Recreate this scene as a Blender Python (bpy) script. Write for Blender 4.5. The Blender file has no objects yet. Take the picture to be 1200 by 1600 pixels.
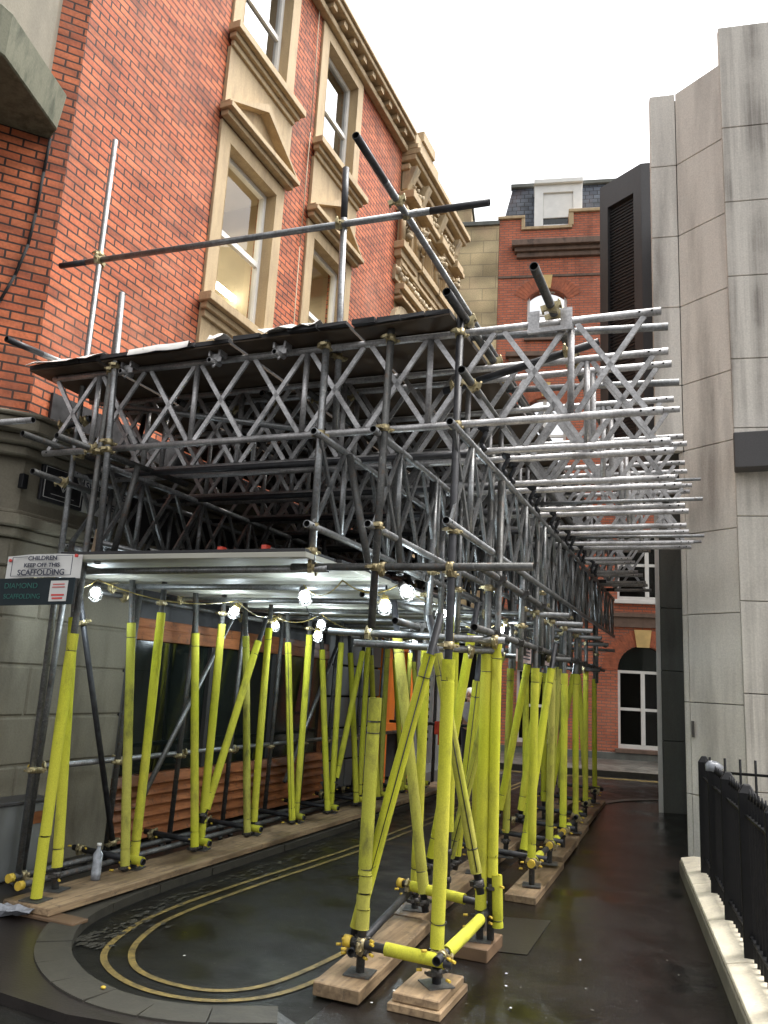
import bpy, bmesh, math, random
from mathutils import Vector, Matrix, noise
from mathutils.geometry import tessellate_polygon
random.seed(7)
C = bpy.context.scene.collection
V = Vector
ORD = ['zeroth','first','second','third','fourth','fifth','sixth','seventh','eighth','ninth','tenth','eleventh','twelfth',
       'thirteenth','fourteenth','fifteenth','sixteenth','seventeenth','eighteenth','nineteenth','twentieth',
       'twenty-first','twenty-second','twenty-third','twenty-fourth','twenty-fifth']

# ------------------------------------------------------------------ materials
def newmat(name):
    m = bpy.data.materials.new(name); m.use_nodes = True
    nt = m.node_tree; b = nt.nodes['Principled BSDF']
    return m, nt, b
def N(nt, t, **kw):
    n = nt.nodes.new(t)
    for k, v in kw.items():
        if k in n.inputs: n.inputs[k].default_value = v
        else: setattr(n, k, v)
    return n
def coords(nt, kind='Object', scale=(1,1,1)):
    tc = N(nt, 'ShaderNodeTexCoord'); mp = N(nt, 'ShaderNodeMapping')
    nt.links.new(tc.outputs[kind], mp.inputs['Vector']); mp.inputs['Scale'].default_value = scale
    return mp.outputs['Vector']
def wcoords(nt, scale=(1,1,1)):
    g = N(nt, 'ShaderNodeNewGeometry'); mp = N(nt, 'ShaderNodeMapping')
    nt.links.new(g.outputs['Position'], mp.inputs['Vector']); mp.inputs['Scale'].default_value = scale
    return mp.outputs['Vector']
def ramp(nt, src, stops):
    r = N(nt, 'ShaderNodeValToRGB'); e = r.color_ramp.elements
    while len(e) < len(stops): e.new(0.5)
    for el, (p, c) in zip(e, stops):
        el.position = p; el.color = (c[0], c[1], c[2], 1) if hasattr(c, '__len__') else (c, c, c, 1)
    nt.links.new(src, r.inputs['Fac']); return r.outputs['Color']
def mixc(nt, fac, a, b, mode='MIX'):
    m = N(nt, 'ShaderNodeMix', data_type='RGBA', blend_type=mode)
    for s, v in ((0, fac), (6, a), (7, b)):
        if hasattr(v, 'is_linked') or isinstance(v, bpy.types.NodeSocket): nt.links.new(v, m.inputs[s])
        elif s == 0: m.inputs[0].default_value = v
        else: m.inputs[s].default_value = (v[0], v[1], v[2], 1)
    return m.outputs[2]
def bump(nt, b, h, strength=.4, dist=.01):
    n = N(nt, 'ShaderNodeBump'); n.inputs['Strength'].default_value = strength; n.inputs['Distance'].default_value = dist
    nt.links.new(h, n.inputs['Height']); nt.links.new(n.outputs['Normal'], b.inputs['Normal'])
def simple(name, col, rough=.6, metal=0., var=.25, scale=8., bmp=0., stretch=(1,1,1), spec=.5):
    m, nt, b = newmat(name)
    n = N(nt, 'ShaderNodeTexNoise', Scale=scale, Detail=6.)
    nt.links.new(wcoords(nt, stretch), n.inputs['Vector'])
    lo = [c*(1-var) for c in col]; hi = [min(1, c*(1+var)) for c in col]
    nt.links.new(ramp(nt, n.outputs['Fac'], [(.3, lo), (.7, hi)]), b.inputs['Base Color'])
    nt.links.new(ramp(nt, n.outputs['Fac'], [(.3, max(0, rough-.1)), (.75, min(1, rough+.12))]), b.inputs['Roughness'])
    b.inputs['Metallic'].default_value = metal
    b.inputs['Specular IOR Level'].default_value = spec
    if bmp: bump(nt, b, n.outputs['Fac'], bmp, .01)
    return m
M = {}
def brickmat(name, c1, c2, mortar, w=.225, h=.075, ms=.011, dirt=.35, bvar=1.):
    m, nt, b = newmat(name)
    uv = coords(nt, 'UV')
    br = N(nt, 'ShaderNodeTexBrick', Scale=1.)
    br.inputs['Brick Width'].default_value = w; br.inputs['Row Height'].default_value = h
    br.inputs['Mortar Size'].default_value = ms; br.inputs['Mortar Smooth'].default_value = .15
    br.inputs['Bias'].default_value = -.1
    br.inputs['Color1'].default_value = (*c1, 1); br.inputs['Color2'].default_value = (*c2, 1); br.inputs['Mortar'].default_value = (*mortar, 1)
    # slightly wavy courses, so the grid is not dead straight
    nw = N(nt, 'ShaderNodeTexNoise', Scale=1.7, Detail=2.); nt.links.new(uv, nw.inputs['Vector'])
    vm = N(nt, 'ShaderNodeVectorMath', operation='MULTIPLY_ADD')
    nt.links.new(nw.outputs['Color'], vm.inputs[0]); vm.inputs[1].default_value = (.012, .012, 0); nt.links.new(uv, vm.inputs[2])
    nt.links.new(vm.outputs[0], br.inputs['Vector'])
    n1 = N(nt, 'ShaderNodeTexNoise', Scale=1.1, Detail=5.); nt.links.new(uv, n1.inputs['Vector'])
    n2 = N(nt, 'ShaderNodeTexNoise', Scale=40., Detail=4.); nt.links.new(uv, n2.inputs['Vector'])
    mp = N(nt, 'ShaderNodeMapping'); nt.links.new(uv, mp.inputs['Vector']); mp.inputs['Scale'].default_value = (1/w, 1/h, 1)
    n3 = N(nt, 'ShaderNodeTexNoise', Scale=.55, Detail=1.); nt.links.new(mp.outputs[0], n3.inputs['Vector'])
    c = mixc(nt, 1., br.outputs['Color'], ramp(nt, n1.outputs['Fac'], [(.3, 1-dirt), (.65, 1.1)]), 'MULTIPLY')
    c = mixc(nt, 1., c, ramp(nt, n2.outputs['Fac'], [(.3, .8), (.7, 1.15)]), 'MULTIPLY')
    c = mixc(nt, 1., c, ramp(nt, n3.outputs['Fac'], [(.3, 1-.38*bvar), (.5, 1.), (.72, 1+.22*bvar)]), 'MULTIPLY')
    n5 = N(nt, 'ShaderNodeTexNoise', Scale=2.2, Detail=6., Roughness=.6); nt.links.new(wcoords(nt, (.9,.9,.16)), n5.inputs['Vector'])
    c = mixc(nt, ramp(nt, n5.outputs['Fac'], [(.52, 0), (.74, .55)]), c, (.10,.045,.03))
    n6 = N(nt, 'ShaderNodeTexNoise', Scale=.6, Detail=5., Roughness=.6); nt.links.new(wcoords(nt), n6.inputs['Vector'])
    c = mixc(nt, ramp(nt, n6.outputs['Fac'], [(.55, 0), (.72, .22)]), c, (.62,.36,.26))
    nt.links.new(c, b.inputs['Base Color']); b.inputs['Roughness'].default_value = .82
    inv = N(nt, 'ShaderNodeMath', operation='MULTIPLY_ADD'); nt.links.new(br.outputs['Fac'], inv.inputs[0]); inv.inputs[1].default_value = -1; inv.inputs[2].default_value = 1
    ad = N(nt, 'ShaderNodeMath', operation='MULTIPLY_ADD'); nt.links.new(n2.outputs['Fac'], ad.inputs[0]); ad.inputs[1].default_value = .25; nt.links.new(inv.outputs[0], ad.inputs[2])
    bump(nt, b, ad.outputs[0], .8, .012)
    M[name] = m; return m
brickmat('red_brick', (.53,.145,.055), (.38,.09,.036), (.04,.022,.016), ms=.009, dirt=.25)
brickmat('far_brick', (.56,.165,.085), (.45,.12,.06), (.22,.13,.10), dirt=.15, bvar=.25)
brickmat('stone_block', (.52,.42,.25), (.46,.36,.2), (.36,.29,.18), w=.75, h=.38, ms=.012, dirt=.3)
brickmat('slate', (.10,.115,.14), (.06,.07,.09), (.02,.02,.025), w=.24, h=.17, ms=.012, dirt=.3)
def stained(name, col, stain, sscale=1., amount=.6, vert=.12, rough=.75, fine=60.):
    """a pale surface with vertical run-off streaks and grime"""
    m, nt, b = newmat(name)
    n1 = N(nt, 'ShaderNodeTexNoise', Scale=3.*sscale, Detail=7., Roughness=.6); nt.links.new(wcoords(nt, (1.6,1.6,vert)), n1.inputs['Vector'])
    n2 = N(nt, 'ShaderNodeTexNoise', Scale=.9*sscale, Detail=4.); nt.links.new(wcoords(nt), n2.inputs['Vector'])
    n3 = N(nt, 'ShaderNodeTexNoise', Scale=fine, Detail=4.); nt.links.new(wcoords(nt), n3.inputs['Vector'])
    f = N(nt, 'ShaderNodeMath', operation='MULTIPLY')
    nt.links.new(ramp(nt, n1.outputs['Fac'], [(.42, 0), (.68, 1)]), f.inputs[0]); nt.links.new(ramp(nt, n2.outputs['Fac'], [(.35, .25), (.65, 1)]), f.inputs[1])
    f2 = N(nt, 'ShaderNodeMath', operation='MULTIPLY'); nt.links.new(f.outputs[0], f2.inputs[0]); f2.inputs[1].default_value = amount
    c = mixc(nt, f2.outputs[0], col, stain)
    c = mixc(nt, 1., c, ramp(nt, n3.outputs['Fac'], [(.3, .88), (.7, 1.08)]), 'MULTIPLY')
    nt.links.new(c, b.inputs['Base Color']); b.inputs['Roughness'].default_value = rough
    bump(nt, b, n3.outputs['Fac'], .25, .004)
    M[name] = m; return m
stained('concrete', (.68,.645,.58), (.26,.24,.215), .75, .85, .16)
stained('streaked_concrete', (.62,.585,.52), (.17,.15,.13), 1.5, 1.0, .05)
stained('bath_stone', (.47,.35,.20), (.26,.18,.105), 1.9, .7, .35)
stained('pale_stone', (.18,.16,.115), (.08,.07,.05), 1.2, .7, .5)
stained('carved_stone', (.46,.36,.22), (.09,.07,.05), 2.2, .75, .5)
stained('mossy_stone', (.15,.15,.10), (.035,.045,.022), 2.5, .9, .5)
stained('coping_stone', (.80,.72,.56), (.40,.34,.26), 1.6, .6, 1.)
stained('dirty_band', (.17,.11,.08), (.03,.025,.022), 1.5, .9, 1.)
stained('dark_cladding', (.055,.052,.052), (.035,.033,.033), .8, .7, .2, .45)
stained('grey_stone', (.14,.145,.13), (.07,.07,.062), 1., .7, .3)
stained('granite', (.045,.041,.031), (.02,.018,.015), 3., .8, 1., .55)
stained('paving', (.020,.016,.014), (.011,.009,.008), 2., .8, 1., .35)
def tubemat(name, col, rough, metal, rust=.5, splash=.5):
    m, nt, b = newmat(name); P = wcoords(nt)
    n1 = N(nt, 'ShaderNodeTexNoise', Scale=5., Detail=7., Roughness=.65); nt.links.new(P, n1.inputs['Vector'])
    n2 = N(nt, 'ShaderNodeTexNoise', Scale=23., Detail=5., Roughness=.6); nt.links.new(P, n2.inputs['Vector'])
    n3 = N(nt, 'ShaderNodeTexNoise', Scale=70., Detail=3.); nt.links.new(P, n3.inputs['Vector'])
    c = ramp(nt, n1.outputs['Fac'], [(.3, [x*.55 for x in col]), (.5, col), (.72, [min(1,x*1.35) for x in col])])
    c = mixc(nt, 1., c, ramp(nt, n3.outputs['Fac'], [(.3, .75), (.7, 1.15)]), 'MULTIPLY')
    fr = N(nt, 'ShaderNodeMath', operation='MULTIPLY'); nt.links.new(ramp(nt, n2.outputs['Fac'], [(.56, 0), (.66, 1)]), fr.inputs[0]); fr.inputs[1].default_value = rust
    c = mixc(nt, fr.outputs[0], c, (.10,.055,.03))
    fs = N(nt, 'ShaderNodeMath', operation='MULTIPLY'); nt.links.new(ramp(nt, n2.outputs['Fac'], [(.30, 1), (.36, 0)]), fs.inputs[0]); fs.inputs[1].default_value = splash
    c = mixc(nt, fs.outputs[0], c, (.42,.41,.38))
    nt.links.new(c, b.inputs['Base Color'])
    me_ = N(nt, 'ShaderNodeMath', operation='MULTIPLY_ADD'); nt.links.new(ramp(nt, n2.outputs['Fac'], [(.56, 0), (.66, 1)]), me_.inputs[0]); me_.inputs[1].default_value = -.5*metal; me_.inputs[2].default_value = metal
    nt.links.new(me_.outputs[0], b.inputs['Metallic'])
    nt.links.new(ramp(nt, n1.outputs['Fac'], [(.3, rough+.18), (.7, rough-.06)]), b.inputs['Roughness'])
    bump(nt, b, n3.outputs['Fac'], .12, .003); M[name] = m
tubemat('steel', (.25,.255,.255), .38, .85, .45, .5)
tubemat('dull_steel', (.11,.11,.105), .5, .7, .6, .45)
tubemat('aluminium', (.44,.43,.425), .42, .7, .12, .25)
M['black_tube'] = simple('black_tube', (.035,.035,.038), .5, .4, .4, 20.)
M['bore'] = simple('bore', (.012,.012,.012), .9)
M['brass_fitting'] = simple('brass_fitting', (.36,.30,.17), .45, .75, .4, 60.)
M['dark_fitting'] = simple('dark_fitting', (.07,.065,.06), .5, .7, .4, 60.)
M['yellow_cap'] = simple('yellow_cap', (.55,.38,.04), .5, 0, .15, 30.)
def foammat(name, col, grime):
    m, nt, b = newmat(name)
    n1 = N(nt, 'ShaderNodeTexNoise', Scale=7., Detail=8., Roughness=.7); nt.links.new(wcoords(nt, (1,1,.45)), n1.inputs['Vector'])
    n2 = N(nt, 'ShaderNodeTexNoise', Scale=160., Detail=2.); nt.links.new(wcoords(nt), n2.inputs['Vector'])
    n3 = N(nt, 'ShaderNodeTexNoise', Scale=1.3, Detail=2.); nt.links.new(wcoords(nt), n3.inputs['Vector'])
    c = mixc(nt, ramp(nt, n3.outputs['Fac'], [(.35, 0), (.65, 1)]), col, [col[0]*1.12, col[1]*1.02, col[2]*1.8])
    g = N(nt, 'ShaderNodeMath', operation='MULTIPLY'); nt.links.new(ramp(nt, n1.outputs['Fac'], [(.50, 0), (.72, 1)]), g.inputs[0]); g.inputs[1].default_value = grime
    c = mixc(nt, g.outputs[0], c, (.10,.095,.035))
    c = mixc(nt, 1., c, ramp(nt, n2.outputs['Fac'], [(.3, .86), (.7, 1.08)]), 'MULTIPLY')
    nt.links.new(c, b.inputs['Base Color']); b.inputs['Roughness'].default_value = .9; b.inputs['Specular IOR Level'].default_value = .2
    ad = N(nt, 'ShaderNodeMath', operation='MULTIPLY_ADD'); nt.links.new(n2.outputs['Fac'], ad.inputs[0]); ad.inputs[1].default_value = .3; nt.links.new(n1.outputs['Fac'], ad.inputs[2])
    bump(nt, b, ad.outputs[0], .35, .012); M[name] = m
foammat('foam', (.46,.475,.032), .6); foammat('foam_old', (.36,.365,.045), .9)
M['tie'] = simple('tie', (.015,.015,.015), .5)
M['black_iron'] = simple('black_iron', (.006,.006,.007), .5, 0., .3, 30., 0, (1,1,1), .25)
M['white_paint'] = simple('white_paint', (.78,.77,.73), .45, 0, .06, 5.)
M['cream_board'] = simple('cream_board', (.38,.37,.31), .6, 0, .15, 4., 0, (.5,3,1))
M['black_felt'] = simple('black_felt', (.022,.021,.022), .6, 0, .5, 12., .4)
M['ply'] = simple('ply', (.07,.047,.028), .7, 0, .3, 4., 0, (3,.5,1))
M['orange_frame'] = simple('orange_frame', (.95,.23,.012), .55, 0, .1, 4.)
M['dark_glass'] = simple('dark_glass', (.010,.014,.012), .05, 0, .2, 2., 0, (1,1,1), .7)
M['tan_paint'] = simple('tan_paint', (.42,.36,.25), .8, 0, .15, 1.5)
M['poly'] = simple('poly', (.72,.70,.66), .35, 0, .15, 9.)
M['clear_plastic'] = simple('clear_plastic', (.22,.23,.25), .15, 0, .3, 30.)
M['red_plastic'] = simple('red_plastic', (.62,.06,.03), .4, 0, .1, 9.)
M['cable'] = simple('cable', (.012,.012,.012), .95)
M['yellow_cable'] = simple('yellow_cable', (.25,.19,.05), .5)
M['grey_cladding'] = simple('grey_cladding', (.16,.165,.16), .5, .2, .2, 3.)
M['brown_board'] = simple('brown_board', (.14,.085,.045), .6, 0, .25, 6.)
M['skin'] = simple('skin', (.45,.25,.17), .6, 0, .1, 9.)
M['grey_marl'] = simple('grey_marl', (.38,.38,.40), .9, 0, .15, 40.)
M['dark_cloth'] = simple('dark_cloth', (.02,.02,.025), .9)
M['ink'] = simple('ink', (.02,.025,.05), .6)
M['sign_white'] = simple('sign_white', (.62,.61,.58), .45, 0, .1, 5.)
M['sign_green'] = simple('sign_green', (.006,.014,.018), .75, 0, .2, 5.)
M['sign_greentext'] = simple('sign_greentext', (.02,.11,.09), .5)
M['sign_red'] = simple('sign_red', (.6,.06,.05), .5)
M['pale_notice'] = simple('pale_notice', (.55,.42,.40), .5)
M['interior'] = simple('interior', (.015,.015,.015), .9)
def woodmat(name, c1, c2, axis=(6,.6,6)):
    m, nt, b = newmat(name)
    n = N(nt, 'ShaderNodeTexNoise', Scale=5., Detail=6., Distortion=.6); nt.links.new(wcoords(nt, axis), n.inputs['Vector'])
    n2 = N(nt, 'ShaderNodeTexNoise', Scale=1.6, Detail=4.); nt.links.new(wcoords(nt), n2.inputs['Vector'])
    c = ramp(nt, n.outputs['Fac'], [(.3, c1), (.65, c2)])
    c = mixc(nt, 1., c, ramp(nt, n2.outputs['Fac'], [(.35, .35), (.6, 1.)]), 'MULTIPLY')
    n3 = N(nt, 'ShaderNodeTexNoise', Scale=14., Detail=8., Roughness=.75); nt.links.new(wcoords(nt), n3.inputs['Vector'])
    c = mixc(nt, ramp(nt, n3.outputs['Fac'], [(.54, 0), (.66, .7)]), c, (.055,.04,.028))
    nt.links.new(c, b.inputs['Base Color'])
    nt.links.new(ramp(nt, n2.outputs['Fac'], [(.35, .3), (.6, .75)]), b.inputs['Roughness'])
    bump(nt, b, n.outputs['Fac'], .3, .004); M[name] = m
woodmat('timber', (.17,.11,.06), (.36,.25,.14))
woodmat('orange_timber', (.26,.085,.028), (.42,.15,.05))
def wet(name, col, r_wet=.06, r_dry=.5, scale=1.4, spec=.5, bm=.25):
    m, nt, b = newmat(name); b.inputs['Specular IOR Level'].default_value = spec
    n1 = N(nt, 'ShaderNodeTexNoise', Scale=scale, Detail=5., Roughness=.55); nt.links.new(wcoords(nt), n1.inputs['Vector'])
    n2 = N(nt, 'ShaderNodeTexNoise', Scale=140., Detail=3.); nt.links.new(wcoords(nt), n2.inputs['Vector'])
    vo = N(nt, 'ShaderNodeTexVoronoi', Scale=90.); nt.links.new(wcoords(nt), vo.inputs['Vector'])
    c = mixc(nt, 1., ramp(nt, n1.outputs['Fac'], [(.35, [x*.6 for x in col]), (.7, col)]), ramp(nt, vo.outputs['Distance'], [(.0, 1.5), (.5, .75)]), 'MULTIPLY')
    n4 = N(nt, 'ShaderNodeTexNoise', Scale=26., Detail=2.); nt.links.new(wcoords(nt), n4.inputs['Vector'])
    c = mixc(nt, ramp(nt, n4.outputs['Fac'], [(.72, 0), (.78, .5)]), c, (.25,.24,.2))
    n7 = N(nt, 'ShaderNodeTexNoise', Scale=4.5, Detail=8., Roughness=.7); nt.links.new(wcoords(nt), n7.inputs['Vector'])
    c = mixc(nt, 1., c, ramp(nt, n7.outputs['Fac'], [(.32, .45), (.5, 1.), (.68, 1.9)]), 'MULTIPLY')
    vc = N(nt, 'ShaderNodeTexVoronoi', Scale=.55, feature='DISTANCE_TO_EDGE'); nt.links.new(wcoords(nt), vc.inputs['Vector'])
    c = mixc(nt, ramp(nt, vc.outputs['Distance'], [(.0, .8), (.008, 0)]), c, (.006,.006,.006))
    nt.links.new(c, b.inputs['Base Color'])
    nt.links.new(ramp(nt, n1.outputs['Fac'], [(.30, r_wet), (.70, r_dry)]), b.inputs['Roughness'])
    n9 = N(nt, 'ShaderNodeTexNoise', Scale=16., Detail=5., Roughness=.6); nt.links.new(wcoords(nt), n9.inputs['Vector'])
    ad = N(nt, 'ShaderNodeMath', operation='MULTIPLY_ADD'); nt.links.new(n9.outputs['Fac'], ad.inputs[0]); ad.inputs[1].default_value = .9; nt.links.new(n2.outputs['Fac'], ad.inputs[2])
    mu = N(nt, 'ShaderNodeMath', operation='MULTIPLY'); nt.links.new(ad.outputs[0], mu.inputs[0]); nt.links.new(ramp(nt, n1.outputs['Fac'], [(.36, .12), (.6, 1)]), mu.inputs[1])
    bump(nt, b, mu.outputs[0], bm, .01); M[name] = m
wet('wet_asphalt', (.0085,.0078,.0065), .26, .6, 2.6, .25)
wet('wet_footway', (.013,.0105,.0095), .045, .24, 1.0, .5, .5)
wet('far_footway', (.11,.105,.09), .3, .6, 1.1)
def yellowmat():
    m, nt, b = newmat('yellow_line')
    n = N(nt, 'ShaderNodeTexNoise', Scale=9., Detail=12., Roughness=.85); nt.links.new(wcoords(nt), n.inputs['Vector'])
    nt.links.new(mixc(nt, ramp(nt, n.outputs['Fac'], [(.40, .12), (.62, .9)]), (.30,.215,.06), (.022,.02,.016)), b.inputs['Base Color'])
    b.inputs['Roughness'].default_value = .45; M['yellow_line'] = m
yellowmat()
def emit(name, col, s):
    m, nt, b = newmat(name); b.inputs['Base Color'].default_value = (*col, 1)
    b.inputs['Emission Color'].default_value = (*col, 1); b.inputs['Emission Strength'].default_value = s; M[name] = m
emit('lamp_glow', (.80,.92,1.), 55.)
emit('strip_glow', (1.,.93,.75), 9.)
emit('screen_glow', (1.,.8,.5), 3.)
def panemat(name, tint, refl=1.):
    m, nt, b = newmat(name); nt.nodes.remove(b)
    out = [n for n in nt.nodes if n.type == 'OUTPUT_MATERIAL'][0]
    t = N(nt, 'ShaderNodeBsdfTransparent'); t.inputs['Color'].default_value = (*tint, 1)
    g = N(nt, 'ShaderNodeBsdfGlossy'); g.inputs['Roughness'].default_value = .015
    n = N(nt, 'ShaderNodeTexNoise', Scale=1.3, Detail=1.); nt.links.new(wcoords(nt), n.inputs['Vector'])
    bm = N(nt, 'ShaderNodeBump'); bm.inputs['Strength'].default_value = .05; bm.inputs['Distance'].default_value = .05
    nt.links.new(n.outputs['Fac'], bm.inputs['Height']); nt.links.new(bm.outputs['Normal'], g.inputs['Normal'])
    f = N(nt, 'ShaderNodeFresnel'); f.inputs['IOR'].default_value = 1.6 if refl == 1. else refl
    mx = N(nt, 'ShaderNodeMixShader'); nt.links.new(f.outputs[0], mx.inputs[0]); nt.links.new(t.outputs[0], mx.inputs[1]); nt.links.new(g.outputs[0], mx.inputs[2])
    nt.links.new(mx.outputs[0], out.inputs['Surface']); M[name] = m
panemat('pane', (.9,.9,.85)); panemat('pane_strong', (.6,.58,.5), 6.)

# ------------------------------------------------------------------ mesh builder
class MB:
    def __init__(s): s.v = []; s.f = []; s.m = []; s.sm = []
    def add(s, vs, fs, mi=0, smooth=False):
        o = len(s.v); s.v += [V(x) for x in vs]
        for f in fs: s.f.append([o+i for i in f]); s.m.append(mi); s.sm.append(smooth)
        return s
    def box(s, a, b, mi=0):
        x0,x1 = sorted((a[0],b[0])); y0,y1 = sorted((a[1],b[1])); z0,z1 = sorted((a[2],b[2]))
        return s.hexa([(x0,y0,z0),(x1,y0,z0),(x1,y1,z0),(x0,y1,z0),(x0,y0,z1),(x1,y0,z1),(x1,y1,z1),(x0,y1,z1)], mi)
    def hexa(s, p, mi=0):
        return s.add(p, [(3,2,1,0),(4,5,6,7),(0,1,5,4),(1,2,6,5),(2,3,7,6),(3,0,4,7)], mi)
    def bar(s, a, b, w, h, upv=(0,0,1), mi=0):
        a = V(a); b = V(b); d = (b-a).normalized(); u = V(upv)
        if abs(d.dot(u)) > .99: u = V((0,1,0))
        r = d.cross(u).normalized()*w/2; t = r.cross(d).normalized()*h/2
        return s.hexa([a-r-t,a+r-t,a+r+t,a-r+t,b-r-t,b+r-t,b+r+t,b-r+t][:4]+[b-r-t,b+r-t,b+r+t,b-r+t], mi) if False else \
            s.add([a-r-t,a+r-t,a+r+t,a-r+t,b-r-t,b+r-t,b+r+t,b-r+t], [(0,1,2,3),(7,6,5,4),(4,5,1,0),(5,6,2,1),(6,7,3,2),(7,4,0,3)], mi)
    def tube(s, a, b, r=.0242, seg=10, mi=0, hollow=True, r2=None, bore=1):
        a = V(a); b = V(b); d = (b-a).normalized(); u = V((0,0,1)) if abs(d.z) < .95 else V((1,0,0))
        x = d.cross(u).normalized(); y = x.cross(d).normalized()*-1; r2 = r if r2 is None else r2
        def ring(c, rr): return [c + x*math.cos(2*math.pi*i/seg)*rr + y*math.sin(2*math.pi*i/seg)*rr for i in range(seg)]
        vs = ring(a, r)+ring(b, r2); q = [(i,(i+1)%seg,seg+(i+1)%seg,seg+i) for i in range(seg)]
        s.add(vs, q, mi, True)
        if hollow:
            for c, rr, dd, fl in ((a, r, 1, 0), (b, r2, -1, 1)):
                ri = rr*.86; vs = ring(c, rr)+ring(c, ri)+ring(c+d*dd*rr*1.6, ri)
                fs = [(seg+i,seg+(i+1)%seg,(i+1)%seg,i) for i in range(seg)]
                gs = [(2*seg+i,2*seg+(i+1)%seg,seg+(i+1)%seg,seg+i) for i in range(seg)]+[tuple(range(3*seg-1,2*seg-1,-1))]
                if fl: fs = [f[::-1] for f in fs]; gs = [g[::-1] for g in gs]
                s.add(vs, fs, mi); s.add(vs, gs, bore)
        else:
            s.add(ring(a, r), [tuple(range(seg-1,-1,-1))], mi); s.add(ring(b, r2), [tuple(range(seg))], mi)
        return s
    def path(s, pts, r, seg=6, mi=0):
        for a, b in zip(pts[:-1], pts[1:]): s.tube(a, b, r, seg, mi, False)
        return s
    def prism(s, poly, z0, z1, mi=0, top=None):
        """vertical prism over a 2D polygon (convex or not)"""
        n = len(poly); area = sum(poly[i][0]*poly[(i+1)%n][1]-poly[(i+1)%n][0]*poly[i][1] for i in range(n))
        if area < 0: poly = poly[::-1]
        tp = top if top else poly
        if top and area < 0: tp = top[::-1]
        vs = [(p[0],p[1],z0) for p in poly]+[(p[0],p[1],z1) for p in tp]
        s.add(vs, [tuple(range(n-1,-1,-1)), tuple(range(n,2*n))]+[(i,(i+1)%n,n+(i+1)%n,n+i) for i in range(n)], mi); return s
    def ball(s, c, r, seg=8, rings=6, mi=0, sc=(1,1,1), jit=0.):
        c = V(c); vs = []; fs = []
        for j in range(rings+1):
            th = math.pi*j/rings
            for i in range(seg):
                ph = 2*math.pi*i/seg; k = 1+random.uniform(-jit, jit)
                vs.append(c+V((math.sin(th)*math.cos(ph)*r*sc[0]*k, math.sin(th)*math.sin(ph)*r*sc[1]*k, -math.cos(th)*r*sc[2]*k)))
        for j in range(rings):
            for i in range(seg): fs.append((j*seg+i, j*seg+(i+1)%seg, (j+1)*seg+(i+1)%seg, (j+1)*seg+i))
        return s.add(vs, fs, mi, True)
    def slab(s, outer, holes, o, u, depth, mi=0, side=0):
        """thick upright wall: loops in (u, z), o = 2D origin, u = 2D direction; the wall thickens by depth behind it (to the left of u)"""
        u = V((u[0],u[1],0)).normalized(); nrm = V((-u.y,u.x,0))*depth; o = V((o[0],o[1],0))
        loops = [outer]+list(holes); flat = [p for l in loops for p in l]
        tris = tessellate_polygon([[V((p[0],p[1],0)) for p in l] for l in loops])
        P = [o+u*p[0]+V((0,0,p[1])) for p in flat]; Q = [p+nrm for p in P]; n = len(P)
        def orient(t):
            a,b,c = (V(flat[i]) for i in t)
            return t if (b-a).cross(c-a) > 0 else (t[0],t[2],t[1])
        T = [orient(t) for t in tris]
        s.add(P+Q, [t for t in T]+[tuple(n+i for i in t[::-1]) for t in T], mi)
        k = 0
        for l in loops:
            m_ = len(l); fs = [(k+i,n+k+i,n+k+(i+1)%m_,k+(i+1)%m_) for i in range(m_)]
            s.add(P+Q, fs, side); k += m_
        return s
    def build(s, name, mats, parent=None, bevel=0, loc=None):
        me = bpy.data.meshes.new(name); off = V(loc) if loc is not None else V((0,0,0))
        me.from_pydata([tuple(v-off) for v in s.v], [], s.f)
        if not isinstance(mats, (list, tuple)): mats = [mats]
        for m in mats: me.materials.append(M[m] if isinstance(m, str) else m)
        if max(s.m) > 0 and len(mats) == 1: me.materials.append(M['bore'])
        me.polygons.foreach_set('material_index', s.m); me.polygons.foreach_set('use_smooth', s.sm)
        bm = bmesh.new(); bm.from_mesh(me)
        loose = [v for v in bm.verts if not v.link_faces]
        if loose: bmesh.ops.delete(bm, geom=loose, context='VERTS')
        bmesh.ops.remove_doubles(bm, verts=bm.verts, dist=1e-5)
        if bevel: bmesh.ops.bevel(bm, geom=[e for e in bm.edges if e.calc_face_angle(0) > .6], offset=bevel, segments=1, affect='EDGES', profile=.5)
        bmesh.ops.recalc_face_normals(bm, faces=bm.faces)
        uvl = bm.loops.layers.uv.new('UV')
        for f in bm.faces:
            n = f.normal
            for l in f.loops:
                p = l.vert.co+off
                if abs(n.z) > .75: l[uvl].uv = (p.x, p.y)
                else:
                    t = V((-n.y, n.x, 0)).normalized(); l[uvl].uv = (p.dot(t), p.z)
        bm.to_mesh(me); bm.free()
        o = bpy.data.objects.new(name, me); C.objects.link(o)
        if loc is not None: o.location = off
        if parent is not None: 
            o.parent = parent
            if loc is None and parent.type == 'EMPTY': o.matrix_parent_inverse = Matrix.Translation(parent.location).inverted()
        return o
def tag(o, label=None, cat=None, group=None, kind=None):
    if label: o['label'] = label
    if cat: o['category'] = cat
    if group: o['group'] = group
    if kind: o['kind'] = kind
    return o
def thing(name, loc, label, cat, group=None):
    o = bpy.data.objects.new(name, None); C.objects.link(o); o.location = loc; o.empty_display_size = .1
    return tag(o, label, cat, group)
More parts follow.
